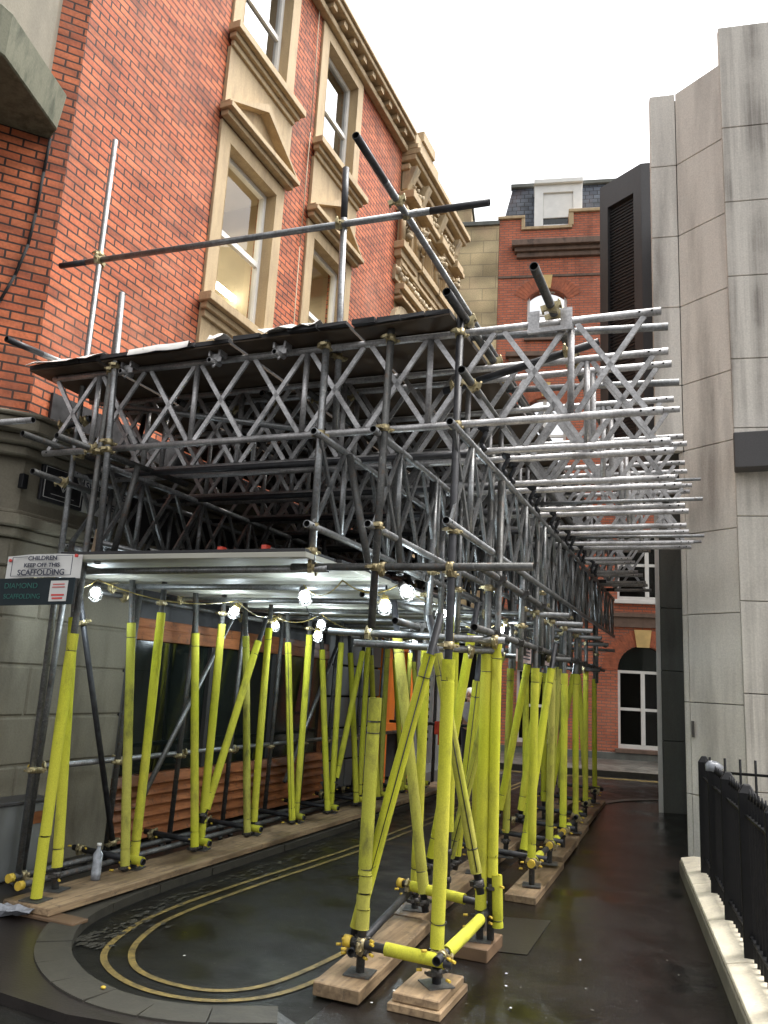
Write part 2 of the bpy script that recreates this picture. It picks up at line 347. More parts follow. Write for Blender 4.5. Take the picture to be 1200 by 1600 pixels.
def text(s, size, name='lettering', mat='ink', extr=.001, align='CENTER', shear=0, sx=1., bold=.0):
    cu = bpy.data.curves.new(name, 'FONT'); cu.body = s; cu.size = size; cu.extrude = extr; cu.align_x = align; cu.align_y = 'CENTER'; cu.offset = bold; cu.shear = shear
    o = bpy.data.objects.new(name, cu); C.objects.link(o)
    me = bpy.data.meshes.new_from_object(o); me.materials.clear(); me.materials.append(M[mat])
    bpy.data.objects.remove(o); ob = bpy.data.objects.new(name, me); C.objects.link(ob)
    for v in me.vertices: v.co.x *= sx
    return ob
def place_text(ob, org, u, parent, tilt=0.):
    """stand lettering upright on a plane whose horizontal direction is u (3D)"""
    u = V(u).normalized(); up = V((0,0,1)); up = (up - u*up.dot(u)).normalized(); n = u.cross(up)
    m = Matrix((u, up, n)).transposed().to_4x4(); m.translation = V(org)
    ob.parent = parent; ob.matrix_parent_inverse = Matrix.Translation(parent.location).inverted(); ob.matrix_basis = m
    return ob
# ------------------------------------------------------------------ ground
def setting(name, mb, mat, **k): return tag(mb.build(name, mat, **k), kind='structure')
def smooth(pts, n=6):
    out = []; P = [V((p[0],p[1],0)) for p in pts]; P = [P[0]*2-P[1]]+P+[P[-1]*2-P[-2]]
    for i in range(1, len(P)-2):
        for k in range(n):
            t = k/n; a,b,c,d = P[i-1],P[i],P[i+1],P[i+2]
            out.append(.5*((2*b)+(c-a)*t+(2*a-5*b+4*c-d)*t*t+(3*b-a-3*c+d)*t**3))
    out.append(P[-2]); return out
def strip(mb, pts, w, z, mi=0, h=0):
    n = len(pts); L = []; R_ = []
    for i, p in enumerate(pts):
        d = (pts[min(i+1,n-1)]-pts[max(i-1,0)]).normalized(); nn = V((-d.y, d.x, 0))*w/2
        L.append(V((p.x+nn.x, p.y+nn.y, z))); R_.append(V((p.x-nn.x, p.y-nn.y, z)))
    if not h:
        mb.add(L+R_, [(i, n+i, n+i+1, i+1) for i in range(n-1)], mi)
    else:
        lo = [V((v.x,v.y,z-h)) for v in L+R_]
        mb.add(L+R_+lo, [(i, n+i, n+i+1, i+1) for i in range(n-1)]+[(i, i+1, 2*n+i+1, 2*n+i) for i in range(n-1)]+[(n+i+1, n+i, 3*n+i, 3*n+i+1) for i in range(n-1)]+[(0,2*n,3*n,n),(n-1,2*n-1,4*n-1,3*n-1)], mi)
setting('road', MB().add([(-90,-60,0),(90,-60,0),(90,120,0),(-90,120,0)], [(0,1,2,3)]), 'wet_asphalt')
# footway of dark tarmac on the right of the scaffold, ending in a pale kerb at the cross street
fw = [(-1.95,-3),(6,-3),(6,14.9),(-.6,14.75),(-1.2,14.4),(-1.7,13.6),(-1.95,12.6)]
setting('footway', MB().add([(x,y,.004) for x,y in fw], [tuple(range(len(fw)))]), 'wet_footway')
mb = MB(); strip(mb, smooth([(-2.0,12.4),(-1.75,13.6),(-1.2,14.45),(-.5,14.8),(.6,14.9),(6,15.0)]), .16, .016, 0, .02); setting('footway_kerb', mb, 'far_footway')
# raised pavement on the left, wrapping round the dead end of the lane
inner = smooth([(-4.02,16.2),(-4.0,12),(-3.98,9),(-4.0,6.6),(-4.0,5.4),(-3.90,4.6),(-3.63,4.1),(-3.30,3.80),(-2.92,3.64),(-2.5,3.66),(-2.1,3.86)])
pv = [(p.x-.01, p.y) for p in inner]+[(-1.9,3.74),(-2.3,3.4),(-2.9,3.3),(-3.6,3.35),(-5.2,3.3),(-9,3.0),(-9,4.0),(-5.6,4.0),(-5.6,16.2)]
setting('pavement', MB().prism(pv, -.02, .05), 'paving')
ctr = []
for i, p in enumerate(inner):
    d = (inner[min(i+1,len(inner)-1)]-inner[max(i-1,0)]).normalized(); ctr.append(p+V((-d.y,d.x,0))*-.085 if False else p+V((d.y,-d.x,0))*.085)
# choose the side away from the lane centre
ctr = [p+(V((p.x,p.y,0))-V((-3.0, max(p.y,5.0),0))).normalized()*.10 for p in inner]
k0 = 0
while k0 < len(ctr)-1:
    k1 = min(len(ctr)-1, k0+4); seg_ = [p.copy() for p in ctr[k0:k1+1]]; seg_[0] = seg_[0].lerp(seg_[1], .04); seg_[-1] = seg_[-1].lerp(seg_[-2], .04)
    mb = MB(); strip(mb, seg_, .20, .058+.0015*(k0%3), 0, .07); setting('granite_kerb', mb, 'granite'); k0 = k1
yo = smooth([(-3.50,15.5),(-3.50,11),(-3.52,8),(-3.66,5.9),(-3.67,5.0),(-3.58,4.5),(-3.40,4.12),(-3.10,3.90),(-2.76,3.83),(-2.44,3.92),(-2.22,4.20),(-2.12,4.75),(-2.10,5.5),(-2.12,8),(-2.3,11),(-2.3,13)], 7)
yi = smooth([(-3.38,15.4),(-3.38,11),(-3.40,8),(-3.53,5.9),(-3.54,5.0),(-3.46,4.58),(-3.31,4.26),(-3.08,4.04),(-2.78,3.97),(-2.52,4.03),(-2.35,4.26),(-2.25,4.8),(-2.22,5.5),(-2.24,8),(-2.42,11),(-2.42,13)], 7)
for k, y in enumerate((yo, yi)):
    mb = MB(); strip(mb, y, .040, .005); setting('yellow_line', mb, 'yellow_line')
# pale dried residue in the gutter
mb = MB()
for i in range(420):
    t = random.random(); y = 4.2+t*t*7; x = -3.86+abs(random.gauss(0,.12))+(.12 if y < 4.8 else 0)
    r = random.uniform(.003,.022); k = random.randint(6,9); a0 = random.random()*6
    mb.add([(x+math.cos(a0+j*6.283/k)*r*random.uniform(.4,1.1), y+math.sin(a0+j*6.283/k)*r*random.uniform(.8,2.6), .0045+i*1e-5) for j in range(k)], [tuple(range(k))])
tag(mb.build('grit', 'granite'), 'pale dried grit and wet litter lying in the gutter beside the granite kerb', 'grit', kind='stuff')
# cross street
mb = MB(); mb.prism([(-40,14.2),(-40,9.5),(-8,16.5),(40,26.9),(40,34),(-40,30)], -.01, .008)
mb = MB(); mb.prism([(-30,11.75),(-5,17.25),(-1.7,17.95),(8,20.0),(30,24.9),(30,31),(-30,31)], -.02, .11); setting('far_pavement', mb, 'far_footway')
mb = MB(); strip(mb, [V((-30,11.72,0)),V((-5,17.22,0)),V((-1.7,17.92,0)),V((8,19.97,0)),V((30,24.8,0))], .14, .122, 0, .13); setting('far_kerb', mb, 'granite')
for off in (.35, .5):
    mb = MB(); strip(mb, [V((-30,11.72-off,0)),V((-5,17.22-off,0)),V((-1.7,17.92-off,0)),V((8,19.97-off,0))], .07, .005); setting('yellow_line', mb, 'yellow_line')
# tarmac repair and a crack
setting('tarmac_patch', MB().add([(-1.69,6.24,.008),(-1.24,6.39,.008),(-1.22,5.52,.008),(-1.58,5.44,.008)], [(0,3,2,1)]), 'paving')

# ------------------------------------------------------------------ windows
def sash_window(parent, o, u, u0, u1, z0, z1, inset=.12, fw_=.055, mull=False, pane='pane', rail=True, tri=False):
    """sash window in the plane through o along u; depth runs behind. returns the window part"""
    o = V((o[0],o[1],0)); u = V((u[0],u[1],0)).normalized(); nb = V((-u.y,u.x,0))
    def P(a, z, d): q = o+u*a+nb*d; return (q.x, q.y, z)
    def bx(mb, a0, a1, za, zb, d0, d1): mb.hexa([P(a0,za,d0),P(a1,za,d0),P(a1,za,d1),P(a0,za,d1),P(a0,zb,d0),P(a1,zb,d0),P(a1,zb,d1),P(a0,zb,d1)])
    w = MB(); d0, d1 = inset, inset+.07
    bx(w,u0,u0+fw_,z0,z1,d0,d1); bx(w,u1-fw_,u1,z0,z1,d0,d1); bx(w,u0+fw_,u1-fw_,z1-fw_,z1,d0,d1); bx(w,u0+fw_,u1-fw_,z0,z0+fw_*1.4,d0,d1)
    if mull: m_ = (u0+u1)/2; bx(w,m_-fw_*.7,m_+fw_*.7,z0+fw_*1.4,z1-fw_,d0-.01,d1)
    fr = w.build('window', 'white_paint', parent, bevel=0)
    if rail:
        zm = (z0+z1)/2; r = MB(); bx(r,u0+fw_,u1-fw_,zm-.035,zm+.035,d0+.006,d1-.012); r.build('sash_rail','white_paint',fr)
    p = MB(); p.add([P(u0+fw_*.5,z0+.02,d0+.04),P(u1-fw_*.5,z0+.02,d0+.04),P(u1-fw_*.5,z1-.02,d0+.04),P(u0+fw_*.5,z1-.02,d0+.04)],[(0,1,2,3)])
    p.build('pane', pane, fr); return fr
def room(parent, o, u, u0, u1, z0, z1, depth=1.6, mat='tan_paint', back=.3):
    o = V((o[0],o[1],0)); u = V((u[0],u[1],0)).normalized(); nb = V((-u.y,u.x,0))
    def P(a, z, d): q = o+u*a+nb*d; return (q.x, q.y, z)
    v = [P(u0,z0,back),P(u1,z0,back),P(u1,z1,back),P(u0,z1,back),P(u0,z0,back+depth),P(u1,z0,back+depth),P(u1,z1,back+depth),P(u0,z1,back+depth)]
    MB().add(v, [(4,5,6,7),(0,4,7,3),(1,2,6,5),(3,7,6,2),(0,1,5,4)]).build('room', mat, parent)
def blk(mb, x0, x1, y0, y1, z0, z1): return mb.box((x0,y0,z0),(x1,y1,z1))

# ------------------------------------------------------------------ red brick building on the left (facade x=-5.2; u = -y so that depth runs to -x)
XW = -5.2
def LW(y): return -y      # u coordinate of a y position, with u direction (0,-1): depth normal = (1,0)?? handled by flip below
bb = thing('brick_building', (XW,8,0), 'red brick building with tan stone window surrounds rising above the scaffold on the left', 'building')
# slab() thickens to the left of u: with u=(0,1) the left side is -x, which is behind the facade
O = (XW, 0); U = (0, 1)
w_cols = [(6.84,7.90),(8.97,10.00)]
rows = [(5.74,7.74),(9.2,11.0)]
def surround_hole(y0,y1,z0,z1): return [(y0,z0),(y1,z0),(y1,z1),(y0,z1)]
holes = [surround_hole(a-.16,b+.16,z0-.02 if z0>4 else z0,z1+.14) for a,b in w_cols for z0,z1 in rows]
MB().slab([(4.6,3.58),(12.0,3.58),(12.0,11.4),(4.6,11.4)], holes, O, U, .35).build('wall', 'red_brick', bb)
ch = V((-.66,-.75,0)); cu = -ch           # splayed corner, u runs towards the corner
o2 = (XW+ch.x*3, 4.6+ch.y*3)
MB().slab([(0,3.58),(2.999,3.58),(2.999,11.4),(0,11.4)], [], o2, (cu.x,cu.y), .35).build('splay_wall', 'red_brick', bb)
for (a,b) in w_cols:
    for ri,(z0,z1) in enumerate(rows):
        s = MB()       # stone surround, 3 cm proud with returns
        s.slab([(a-.2,z0-.06),(b+.2,z0-.06),(b+.2,z1+.2),(a-.2,z1+.2)], [[(a,z0),(b,z0),(b,z1),(a,z1)]], (XW+.035,0), U, .26)
        so = s.build('window_surround', 'bath_stone', bb, bevel=.006)
        sash_window(so, O, U, a, b, z0, z1, .11, .06, pane='pane_strong' if ri == 1 else 'pane')
        room(so, O, U, a-.58, b+.45, z0-.5, z1+.25)
        if ri == 0:
            mb = MB(); blk(mb, XW-1.88, XW-1.80, a+.55, a+1.15, z0-.4, z0+1.5); blk(mb, XW-1.88, XW-1.84, a-.5, b+.4, z0+1.62, z0+1.68); mb.build('room_door', 'bath_stone', so)
            mb = MB(); blk(mb, XW-.36, XW-.33, a-.1, a+.10, z0-.1, z1+.1); mb.build('curtain', 'pale_notice', so)
        if True:
            sl = MB(); blk(sl, XW+.035, XW+.20, a-.28, b+.30, z0-.13, z0-.03); blk(sl, XW+.035, XW+.13, a-.24, b+.26, z0-.20, z0-.13); blk(sl, XW+.035, XW+.08, a-.20, b+.22, z0-.28, z0-.20)
            sl.build('sill', 'bath_stone', so, bevel=.006)
        if ri == 0:
            pd = MB(); yc = (a+b)/2; y0, y1 = a-.27, b+.29; zb = z1+.28
            # base cornice, raking cornices and recessed tympanum
            blk(pd, XW+.03, XW+.20, y0, y1, zb, zb+.07); blk(pd, XW+.03, XW+.13, y0+.04, y1-.04, zb-.07, zb)
            pd.build('pediment_base', 'bath_stone', so, bevel=.005)
            pk = MB(); zt = zb+.62
            for s_ in (0, 1):
                ya = y0 if s_ == 0 else y1
                pk.add([(XW+.03,ya,zb+.07),(XW+.17,ya,zb+.07),(XW+.17,ya,zb+.09),(XW+.03,ya,zb+.09),
                        (XW+.03,yc,zt-.11),(XW+.17,yc,zt-.11),(XW+.17,yc,zt),(XW+.03,yc,zt)],
                       [(0,1,2,3),(4,7,6,5),(1,5,6,2),(0,3,7,4),(3,2,6,7),(0,4,5,1)])
            pk.build('pediment', 'bath_stone', so)
            ap = MB(); blk(ap, XW+.001, XW+.045, a-.2, b+.22, zb-.02, 9.2-.28); ap.build('apron', 'bath_stone', so)
            ap = MB(); blk(ap, XW+.001, XW+.04, a-.2, b+.22, 4.02, z0-.06); ap.build('apron', 'bath_stone', so)
# fluorescent strip seen through the lower sash of the first window
mb = MB(); mb.box((XW-.78,7.86,6.56),(XW-.72,8.30,6.62)); tag(mb.build('strip_light','strip_glow'), 'white glowing fluorescent strip seen through the lower sash of the big pedimented window', 'strip light')
L = bpy.data.lights.new('room_lamp','AREA'); L.energy = 12; L.size = .8; L.color = (1,.93,.78); lo = bpy.data.objects.new('room_lamp', L); C.objects.link(lo); lo.location = (XW-1.2,7.3,7.7)
L = bpy.data.lights.new('room_lamp','AREA'); L.energy = 11; L.size = .8; L.color = (1,.93,.78); lo = bpy.data.objects.new('room_lamp', L); C.objects.link(lo); lo.location = (XW-1.2,9.4,7.7)
# eaves cornice with modillions
cn = MB(); blk(cn, XW+.0, XW+.12, 4.6, 11.99, 11.22, 11.33); blk(cn, XW, XW+.25, 4.5, 11.99, 11.432, 11.52); blk(cn, XW, XW+.29, 4.52, 11.99, 11.521, 11.58); blk(cn, XW-.3, XW+.2, 4.6, 11.98, 11.581, 11.65)
cn.build('cornice', 'bath_stone', bb, bevel=.01)
y = 4.75
while y < 11.9: md = MB(); blk(md, XW+.002, XW+.20, y, y+.12, 11.332, 11.430); md.build('modillion', 'bath_stone', bb); y += .36
# slender downpipe-like cable on the facade between the window columns
mb = MB(); mb.path([(XW+.03,8.62,4.6),(XW+.03,8.60,7.4),(XW+.03,8.63,9.2),(XW+.03,8.6,11.4)], .007)
mb.build('lightning_cable', 'tan_paint', bb)

# stone ground storey of the same building
sp = thing('stone_shopfront', (XW,8,0), 'pale rusticated stone ground storey with a dark glazed shopfront under the scaffold', 'building')
crs = [(.0,.84),(.855,1.22),(1.235,1.62),(1.635,1.99),(2.005,2.38),(2.395,2.62)]
mb = MB()
def course(z0,z1,x,segs):
    for a,b in segs: blk(mb, x-.3, x, a, b, z0, z1)
for z0,z1 in crs:
    course(z0, z1, XW, [(4.63,5.38),(5.39,6.14)] if crs.index((z0,z1))%2 else [(4.63,5.0),(5.01,6.14)])
    # splayed corner blocks
    a = V((XW,4.62,0)); e = a+ch*3; nn = V((-.75,.66,0))*.3
    mb.prism([(a.x,a.y),(e.x,e.y),(e.x+nn.x,e.y+nn.y),(a.x+nn.x,a.y+nn.y)], z0, z1)
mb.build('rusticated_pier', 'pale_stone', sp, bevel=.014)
mb = MB(); blk(mb, XW-.32, XW-.02, 4.66, 16.2, 2.62, 3.3); blk(mb, XW-.3, XW-.015, 4.66, 6.12, 0.0, 2.62)
a = V((XW-.02,4.66,0)); mb.prism([(a.x,a.y),(a.x+ch.x*3,a.y+ch.y*3),(a.x+ch.x*3-.22,a.y+ch.y*3+.2),(a.x-.22,a.y+.2)], 0, 3.3)
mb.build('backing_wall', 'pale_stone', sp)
mb = MB()
def band(z0,z1,p):        # moulding that follows the facade and the splay
    a = V((XW,4.6,0)); nf = V((1,0,0)); ns = V((.75,-.66,0)); m_ = (nf+ns).normalized()*p/((nf+ns).normalized().dot(nf))
    mb.prism([(XW-.02,16.1),(XW+p,16.1),(a.x+m_.x,a.y+m_.y),(a.x+ch.x*3+ns.x*p,a.y+ch.y*3+ns.y*p),(a.x+ch.x*3-.1,a.y+ch.y*3),(XW-.02,4.65)], z0, z1)
for z0,z1,p in ((2.62,2.70,.05),(2.70,2.80,.11),(2.80,2.84,.06),(3.28,3.36,.06),(3.36,3.44,.13),(3.44,3.55,.22),(3.55,3.585,.26)): band(z0,z1,p)
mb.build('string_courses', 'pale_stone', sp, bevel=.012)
# shopfront
mb = MB(); blk(mb, XW-.06, XW+.0, 6.16, 10.40, 1.93, 2.05); blk(mb, XW-.10, XW-.02, 6.16, 10.4, 2.05, 2.14); mb.build('shop_fascia', 'orange_timber', sp, bevel=.006)
mb = MB(); blk(mb, XW-.25, XW-.08, 6.16, 10.4, 2.14, 2.62); mb.build('fascia_board', 'black_felt', sp)
mb = MB()
for k in range(6): mb.hexa([(XW-.08,6.17,.08+k*.098),(XW+.045,6.17,.08+k*.098),(XW+.045,10.38,.08+k*.098),(XW-.08,10.38,.08+k*.098),(XW-.08,6.17,.165+k*.098),(XW-.01,6.17,.165+k*.098),(XW-.01,10.38,.165+k*.098),(XW-.08,10.38,.165+k*.098)])
mb.build('timber_louvres', 'orange_timber', sp)
mb = MB(); blk(mb, XW-.12, XW-.08, 6.16, 10.4, .66, 1.93)
mb.build('shop_glass', 'dark_glass', sp)
for y in (6.16, 7.55, 8.95, 10.34):
    mb = MB(); blk(mb, XW-.08, XW-.03, y, y+.06, .66, 1.93); mb.build('mullion', 'orange_timber' if y > 10 else 'dark_cladding', sp)
mb = MB(); blk(mb, XW-.3, XW-.13, 6.1, 16.2, 0, 2.62); mb.build('dark_backing', 'interior', sp)
mb = MB()
for k in range(9): blk(mb, XW+.002, XW+.03, 5.95+k*1.1, 5.95+k*1.1+1.09, 2.45, 3.9)
blk(mb, XW+.002, XW+.03, 4.8, 5.94, 3.6, 3.9)
mb.build('shade_sheets', 'black_felt', sp)  # black sheets added over the wall in place of shade between the decks
# grey panelled shutters, then an orange door frame, then dark openings
mb = MB()
for k in range(5):
    y0 = 10.42+k*.39
    for z0,z1 in ((.12,.5),(.53,.95),(.98,1.4),(1.43,1.85),(1.88,2.6)): blk(mb, XW-.11, XW-.02, y0, y0+.36, z0, z1)
mb.build('panelled_shutters', 'grey_cladding', sp, bevel=.01)
mb = MB(); blk(mb, XW-.12, XW+.04, 12.46, 12.62, .05, 2.5); blk(mb, XW-.12, XW+.04, 13.55, 13.72, .05, 2.5); blk(mb, XW-.12, XW+.04, 12.62, 13.55, 2.2, 2.36); blk(mb, XW-.12, XW+.03, 12.62, 13.55, .85, 1.0); blk(mb, XW-.11, XW+.02, 12.62, 12.95, 1.0, 2.2)
mb.build('door_frame', 'orange_frame', sp, bevel=.008)
mb = MB(); blk(mb, XW-.08, XW-.0, 14.0, 16.1, 0, 2.62); mb.build('end_pier', 'grey_cladding', sp, bevel=.01)

# stone oriel base at the very corner, with a cable hanging under it
z0 = 6.14
mb = MB(); inn = V((-5.31,4.48,0))
poly = [(-5.31,4.48),(-5.15,4.40),(-4.90,3.62),(-5.0,2.4),(-7.0,1.6),(-7.2,2.32)]
top = [(-5.31,4.48),(-5.10,4.41),(-4.84,3.58),(-4.93,2.3),(-7.0,1.5),(-7.2,2.32)]
mb.prism(poly, z0, z0+.34, 0, top)
ori = tag(mb.build('oriel_base', 'mossy_stone', bevel=.012), 'mossy dark stone base of an oriel jutting from the brick corner at upper left', 'oriel')
mb = MB(); mb.prism([(-5.36,4.43),(-5.28,4.32),(-5.12,3.6),(-5.2,2.5),(-7.0,1.8),(-7.2,2.3)], z0+.342, z0+3.4); mb.build('oriel_wall', 'pale_stone', ori)
mb = MB(); n_ = V((.75,-.66,0))*.02; pc = [V((XW,4.6,0))+ch*a+n_+V((0,0,z)) for a,z in ((.16,6.14),(.17,5.8),(.18,5.4),(.20,5.1),(.26,4.8),(.34,4.55),(.5,4.25),(.8,3.9))]
tag(mb.path(pc, .014).build('hanging_cable', 'cable'), 'black cable hanging down the brick corner from the oriel', 'cable')

# ------------------------------------------------------------------ ornate stone building beyond it
ob = thing('ornate_building', (XW,14,0), 'ornate tan stone building with carved brackets and heavy cornices beyond the red brick one', 'building')
wn = [(12.12,12.5),(13.08,13.56),(14.02,14.48)]
hol = [surround_hole(a,b,9.36,9.98) for a,b in wn]
def arch(a,b,z0,zs,n=10):
    c = (a+b)/2; r = (b-a)/2; return [(a,z0),(b,z0)]+[(c+r*math.cos(math.pi*k/n), zs+r*math.sin(math.pi*k/n)) for k in range(n+1)]
har = [arch(a-.1,b+.1,6.3,7.75) for a,b in wn]
MB().slab([(12.002,3.6),(15.0,3.6),(15.0,10.9),(12.002,10.9)], hol+har, (XW-.02,0), U, .3).build('wall', 'bath_stone', ob)
mb = MB(); blk(mb, XW-8, XW-.33, 14.8, 14.99, 3.6, 10.9); mb.build('end_wall', 'bath_stone', ob)
for i,(a,b) in enumerate(wn):
    wd = sash_window(ob, (XW-.02,0), U, a, b, 9.36, 9.98, .14, .05, pane='pane_strong')
    room(wd, (XW-.02,0), U, a-.2, b+.2, 9.2, 10.1, 1., back=.31)
    w2 = sash_window(ob, (XW-.02,0), U, a-.1, b+.1, 6.3, 8.2, .18, .05, pane='pane_strong')
    mb = MB()
    c = (a+b)/2; r = (b-a)/2+.1
    for k in range(10):       # archivolt
        t0, t1 = math.pi*k/10, math.pi*(k+1)/10-.01
        pp = [(c+rr*math.cos(t), 7.75+rr*math.sin(t)) for rr, t in ((r+.02,t0),(r+.2,t0),(r+.2,t1),(r+.02,t1))]
        mb.hexa([(XW-.03,pp[0][0],pp[0][1]),(XW+.09,pp[0][0],pp[0][1]),(XW+.09,pp[1][0],pp[1][1]),(XW-.03,pp[1][0],pp[1][1]),(XW-.03,pp[3][0],pp[3][1]),(XW+.09,pp[3][0],pp[3][1]),(XW+.09,pp[2][0],pp[2][1]),(XW-.03,pp[2][0],pp[2][1])])
    mb.build('archivolt', 'carved_stone', ob)
    for s_, yy in ((-1,a),(1,b)):
        mb = MB()
        blk(mb, XW-.02, XW+.07, *(sorted((yy+s_*.02, yy+s_*.14))), 9.36, 10.05)
        mb.tube((XW+.12, yy+s_*.18, 9.36),(XW+.12, yy+s_*.18, 9.98), .055, 10, 0, False); blk(mb, XW-.01, XW+.2, *(sorted((yy+s_*.14, yy+s_*.24))), 9.98, 10.05)
        mb.build('window_column', 'bath_stone', ob)
    mb = MB(); blk(mb, XW-.02, XW+.20, a-.26, b+.26, 9.22, 9.355); blk(mb, XW-.02, XW+.13, a-.22, b+.22, 9.08, 9.22); mb.build('sill', 'bath_stone', ob, bevel=.008)
    mb = MB(); blk(mb, XW-.02, XW+.06, a-.26, b+.26, 8.62, 8.9)
    for k in range(9): mb.ball((XW+.07, a-.2+k*.118, 8.76+random.uniform(-.04,.04)), .07, 7, 5, 0, (1,1,1), .25)
    mb.build('carved_panel', 'carved_stone', ob)
for k, y in enumerate((11.98+.17, 12.79, 13.79, 14.76)):
    mb = MB(); blk(mb, XW-.02, XW+.10, y-.16, y+.16, 8.9, 10.15)
    mb.build('pilaster', 'bath_stone', ob, bevel=.01)
    mb = MB()
    for j in range(14): mb.ball((XW+.13+random.uniform(0,.14), y+random.uniform(-.14,.14), 9.75+random.uniform(-.22,.3)), random.uniform(.05,.08), 7, 5, 0, (1,1,1), .3)
    mb.build('carved_bracket', 'carved_stone', ob)
    mb = MB(); mb.hexa([(XW,y-.1,10.5),(XW+.12,y-.1,10.5),(XW+.12,y+.1,10.5),(XW,y+.1,10.5),(XW,y-.1,10.94),(XW+.30,y-.1,10.94),(XW+.30,y+.1,10.94),(XW,y+.1,10.94)]); mb.build('console', 'carved_stone', ob, bevel=.01)
mb = MB()
for x,z0_,z1_ in ((.10,10.16,10.24),(.17,10.24,10.32),(.24,10.32,10.42),(.12,8.94,9.02),(.18,8.48,8.6),(.10,8.40,8.48),(.16,8.3,8.36)): blk(mb, XW-.02, XW+x, 12.004, 15.0+x, z0_, z1_)
for y in (11.98+.17, 12.79, 13.79, 14.76): blk(mb, XW, XW+.30, y-.2, y+.2, 10.242, 10.40)
mb.build('string_courses', 'bath_stone', ob, bevel=.01)
mb = MB()
for x,z0_,z1_ in ((.16,10.88,10.99),(.28,11.05,11.16),(.36,11.162,11.28),(.31,11.282,11.38)): blk(mb, XW-.3, XW+x, 12.004, 15.0+x*.6, z0_, z1_)
blk(mb, XW-.3, XW+.26, 12.004, 13.3, 11.381, 11.62); blk(mb, XW-.3, XW+.30, 12.3, 12.95, 11.621, 11.84)
mb.build('cornice', 'bath_stone', ob, bevel=.012)
mb = MB()
for k in range(60): mb.ball((XW+.1+random.uniform(0,.06), 12.1+k*.048, 10.62+random.uniform(-.07,.09)), random.uniform(.04,.07), 6, 4, 0, (1,1,1), .3)
mb.build('carved_frieze', 'carved_stone', ob)
mb = MB(); mb.hexa([(XW-2.5,12,11.39),(XW+.1,12,11.39),(XW+.1,15.0,11.39),(XW-2.5,15.0,11.39),(XW-2.5,12,12.3),(XW-1.2,12,12.3),(XW-1.2,14.5,12.3),(XW-2.5,14.5,12.3)]); mb.build('roof', 'slate', ob)

# ------------------------------------------------------------------ street end: facade plane F through (-2,21.4), u=(.976,.218)
FO = V((-2,21.4,0)); FU = V((.976,.218,0)).normalized(); FN = V((-FU.y,FU.x,0))
def F(u, z, d=0): q = FO+FU*u+FN*d; return V((q.x,q.y,z))
def fbx(mb, u0,u1,z0,z1,d0,d1, mi=0): return mb.hexa([F(u0,z0,d0),F(u1,z0,d0),F(u1,z0,d1),F(u0,z0,d1),F(u0,z1,d0),F(u1,z1,d0),F(u1,z1,d1),F(u0,z1,d1)], mi)
fb = thing('red_brick_house', F(0,0), 'red brick house with arched windows and slate roof at the far end of the street', 'house')
def rect(a,b,c,d): return [(a,c),(b,c),(b,d),(a,d)]
def segarch(a,b,z0,zs,rise,n=10):
    c = (a+b)/2; h = (b-a)/2; R_ = (h*h+rise*rise)/(2*rise); t = math.asin(h/R_)
    return [(a,z0),(b,z0)]+[(c+R_*math.sin(t-2*t*k/n), zs+rise-R_+R_*math.cos(t-2*t*k/n)) for k in range(n+1)]
holesF = [rect(-3.03,-2.12,.36,2.2), arch(-.52,.72,.37,2.28,14), rect(-.52,1.0,4.06,5.9), segarch(-2.93,-1.83,11.35,12.55,.28), segarch(-2.98,-1.83,7.4,9.25,.32), segarch(-.52,.6,7.4,9.25,.32), segarch(.3,1.4,11.35,12.55,.28), rect(-3.0,-1.9,4.06,5.9)]
MB().slab([(-3.77,.27),(5,.27),(5,15.2),(-1.80,15.2),(-1.80,14.80),(-3.04,14.80),(-3.04,15.08),(-3.77,15.08)], holesF, (FO.x,FO.y), (FU.x,FU.y), .35).build('wall', 'far_brick', fb)
mb = MB(); fbx(mb,-3.79,5,0,.27,-.06,.3); mb.build('plinth', 'grey_stone', fb, bevel=.01)
W = (FO.x,FO.y); UU = (FU.x,FU.y)
for a,b,c,d,mu,pn in ((-3.03,-2.12,.36,2.2,True,'pane'),(-.52,.72,.37,2.28,True,'pane'),(-.52,1.0,4.06,5.9,True,'pane'),(-2.93,-1.83,11.35,12.86,True,'pane_strong'),(-2.98,-1.83,7.4,9.6,True,'pane_strong'),(-.52,.6,7.4,9.6,True,'pane'),(.3,1.4,11.35,12.86,True,'pane_strong'),(-3.0,-1.9,4.06,5.9,True,'pane')):
    wd = sash_window(fb, W, UU, a, b, c, d, .12, .07, mull=mu, pane=pn); room(wd, W, UU, a-.3, b+.3, c-.2, d+(.8 if c < 1 else .4), 1.2 if c < 7 else .12, 'interior' if c < 7 else 'white_paint', .36)  # upper windows: shallow white lining stands in for the sky's reflection
    mb = MB(); fbx(mb, a-.08, b+.08, c-.1, c-.0, -.09, .1); mb.build('sill', 'white_paint' if c < 5 and c > 1 else 'dirty_band', wd, bevel=.006)
mb = MB(); r = .62
mb.add([F(.1,2.28,.16)]+[F(.1+r*math.cos(math.pi*k/14),2.30+r*math.sin(math.pi*k/14),.16) for k in range(15)], [(0,k+1,k+2) for k in range(14)]); mb.build('arch_infill', 'dark_glass', fb)
def voussoirs(c, zc, r0, r1, t0, t1, n, name='arch_bricks'):
    mb = MB()
    for k in range(n):
        a = t0+(t1-t0)*k/n+.006; b = t0+(t1-t0)*(k+1)/n-.006
        q = [(c+rr*math.cos(t), zc+rr*math.sin(t)) for rr,t in ((r0,a),(r1,a),(r1,b),(r0,b))]
        mb.add([F(x,z,-.012) for x,z in q]+[F(x,z,.02) for x,z in q], [(0,1,2,3),(0,4,5,1),(1,5,6,2),(2,6,7,3),(3,7,4,0)])
    mb.build(name, M['orange_brick'], fb)
M['orange_brick'] = simple('orange_brick', (.36,.11,.055), .8, 0, .35, 7.)
M['keystone'] = simple('keystone', (.62,.43,.17), .7, 0, .15, 5.)
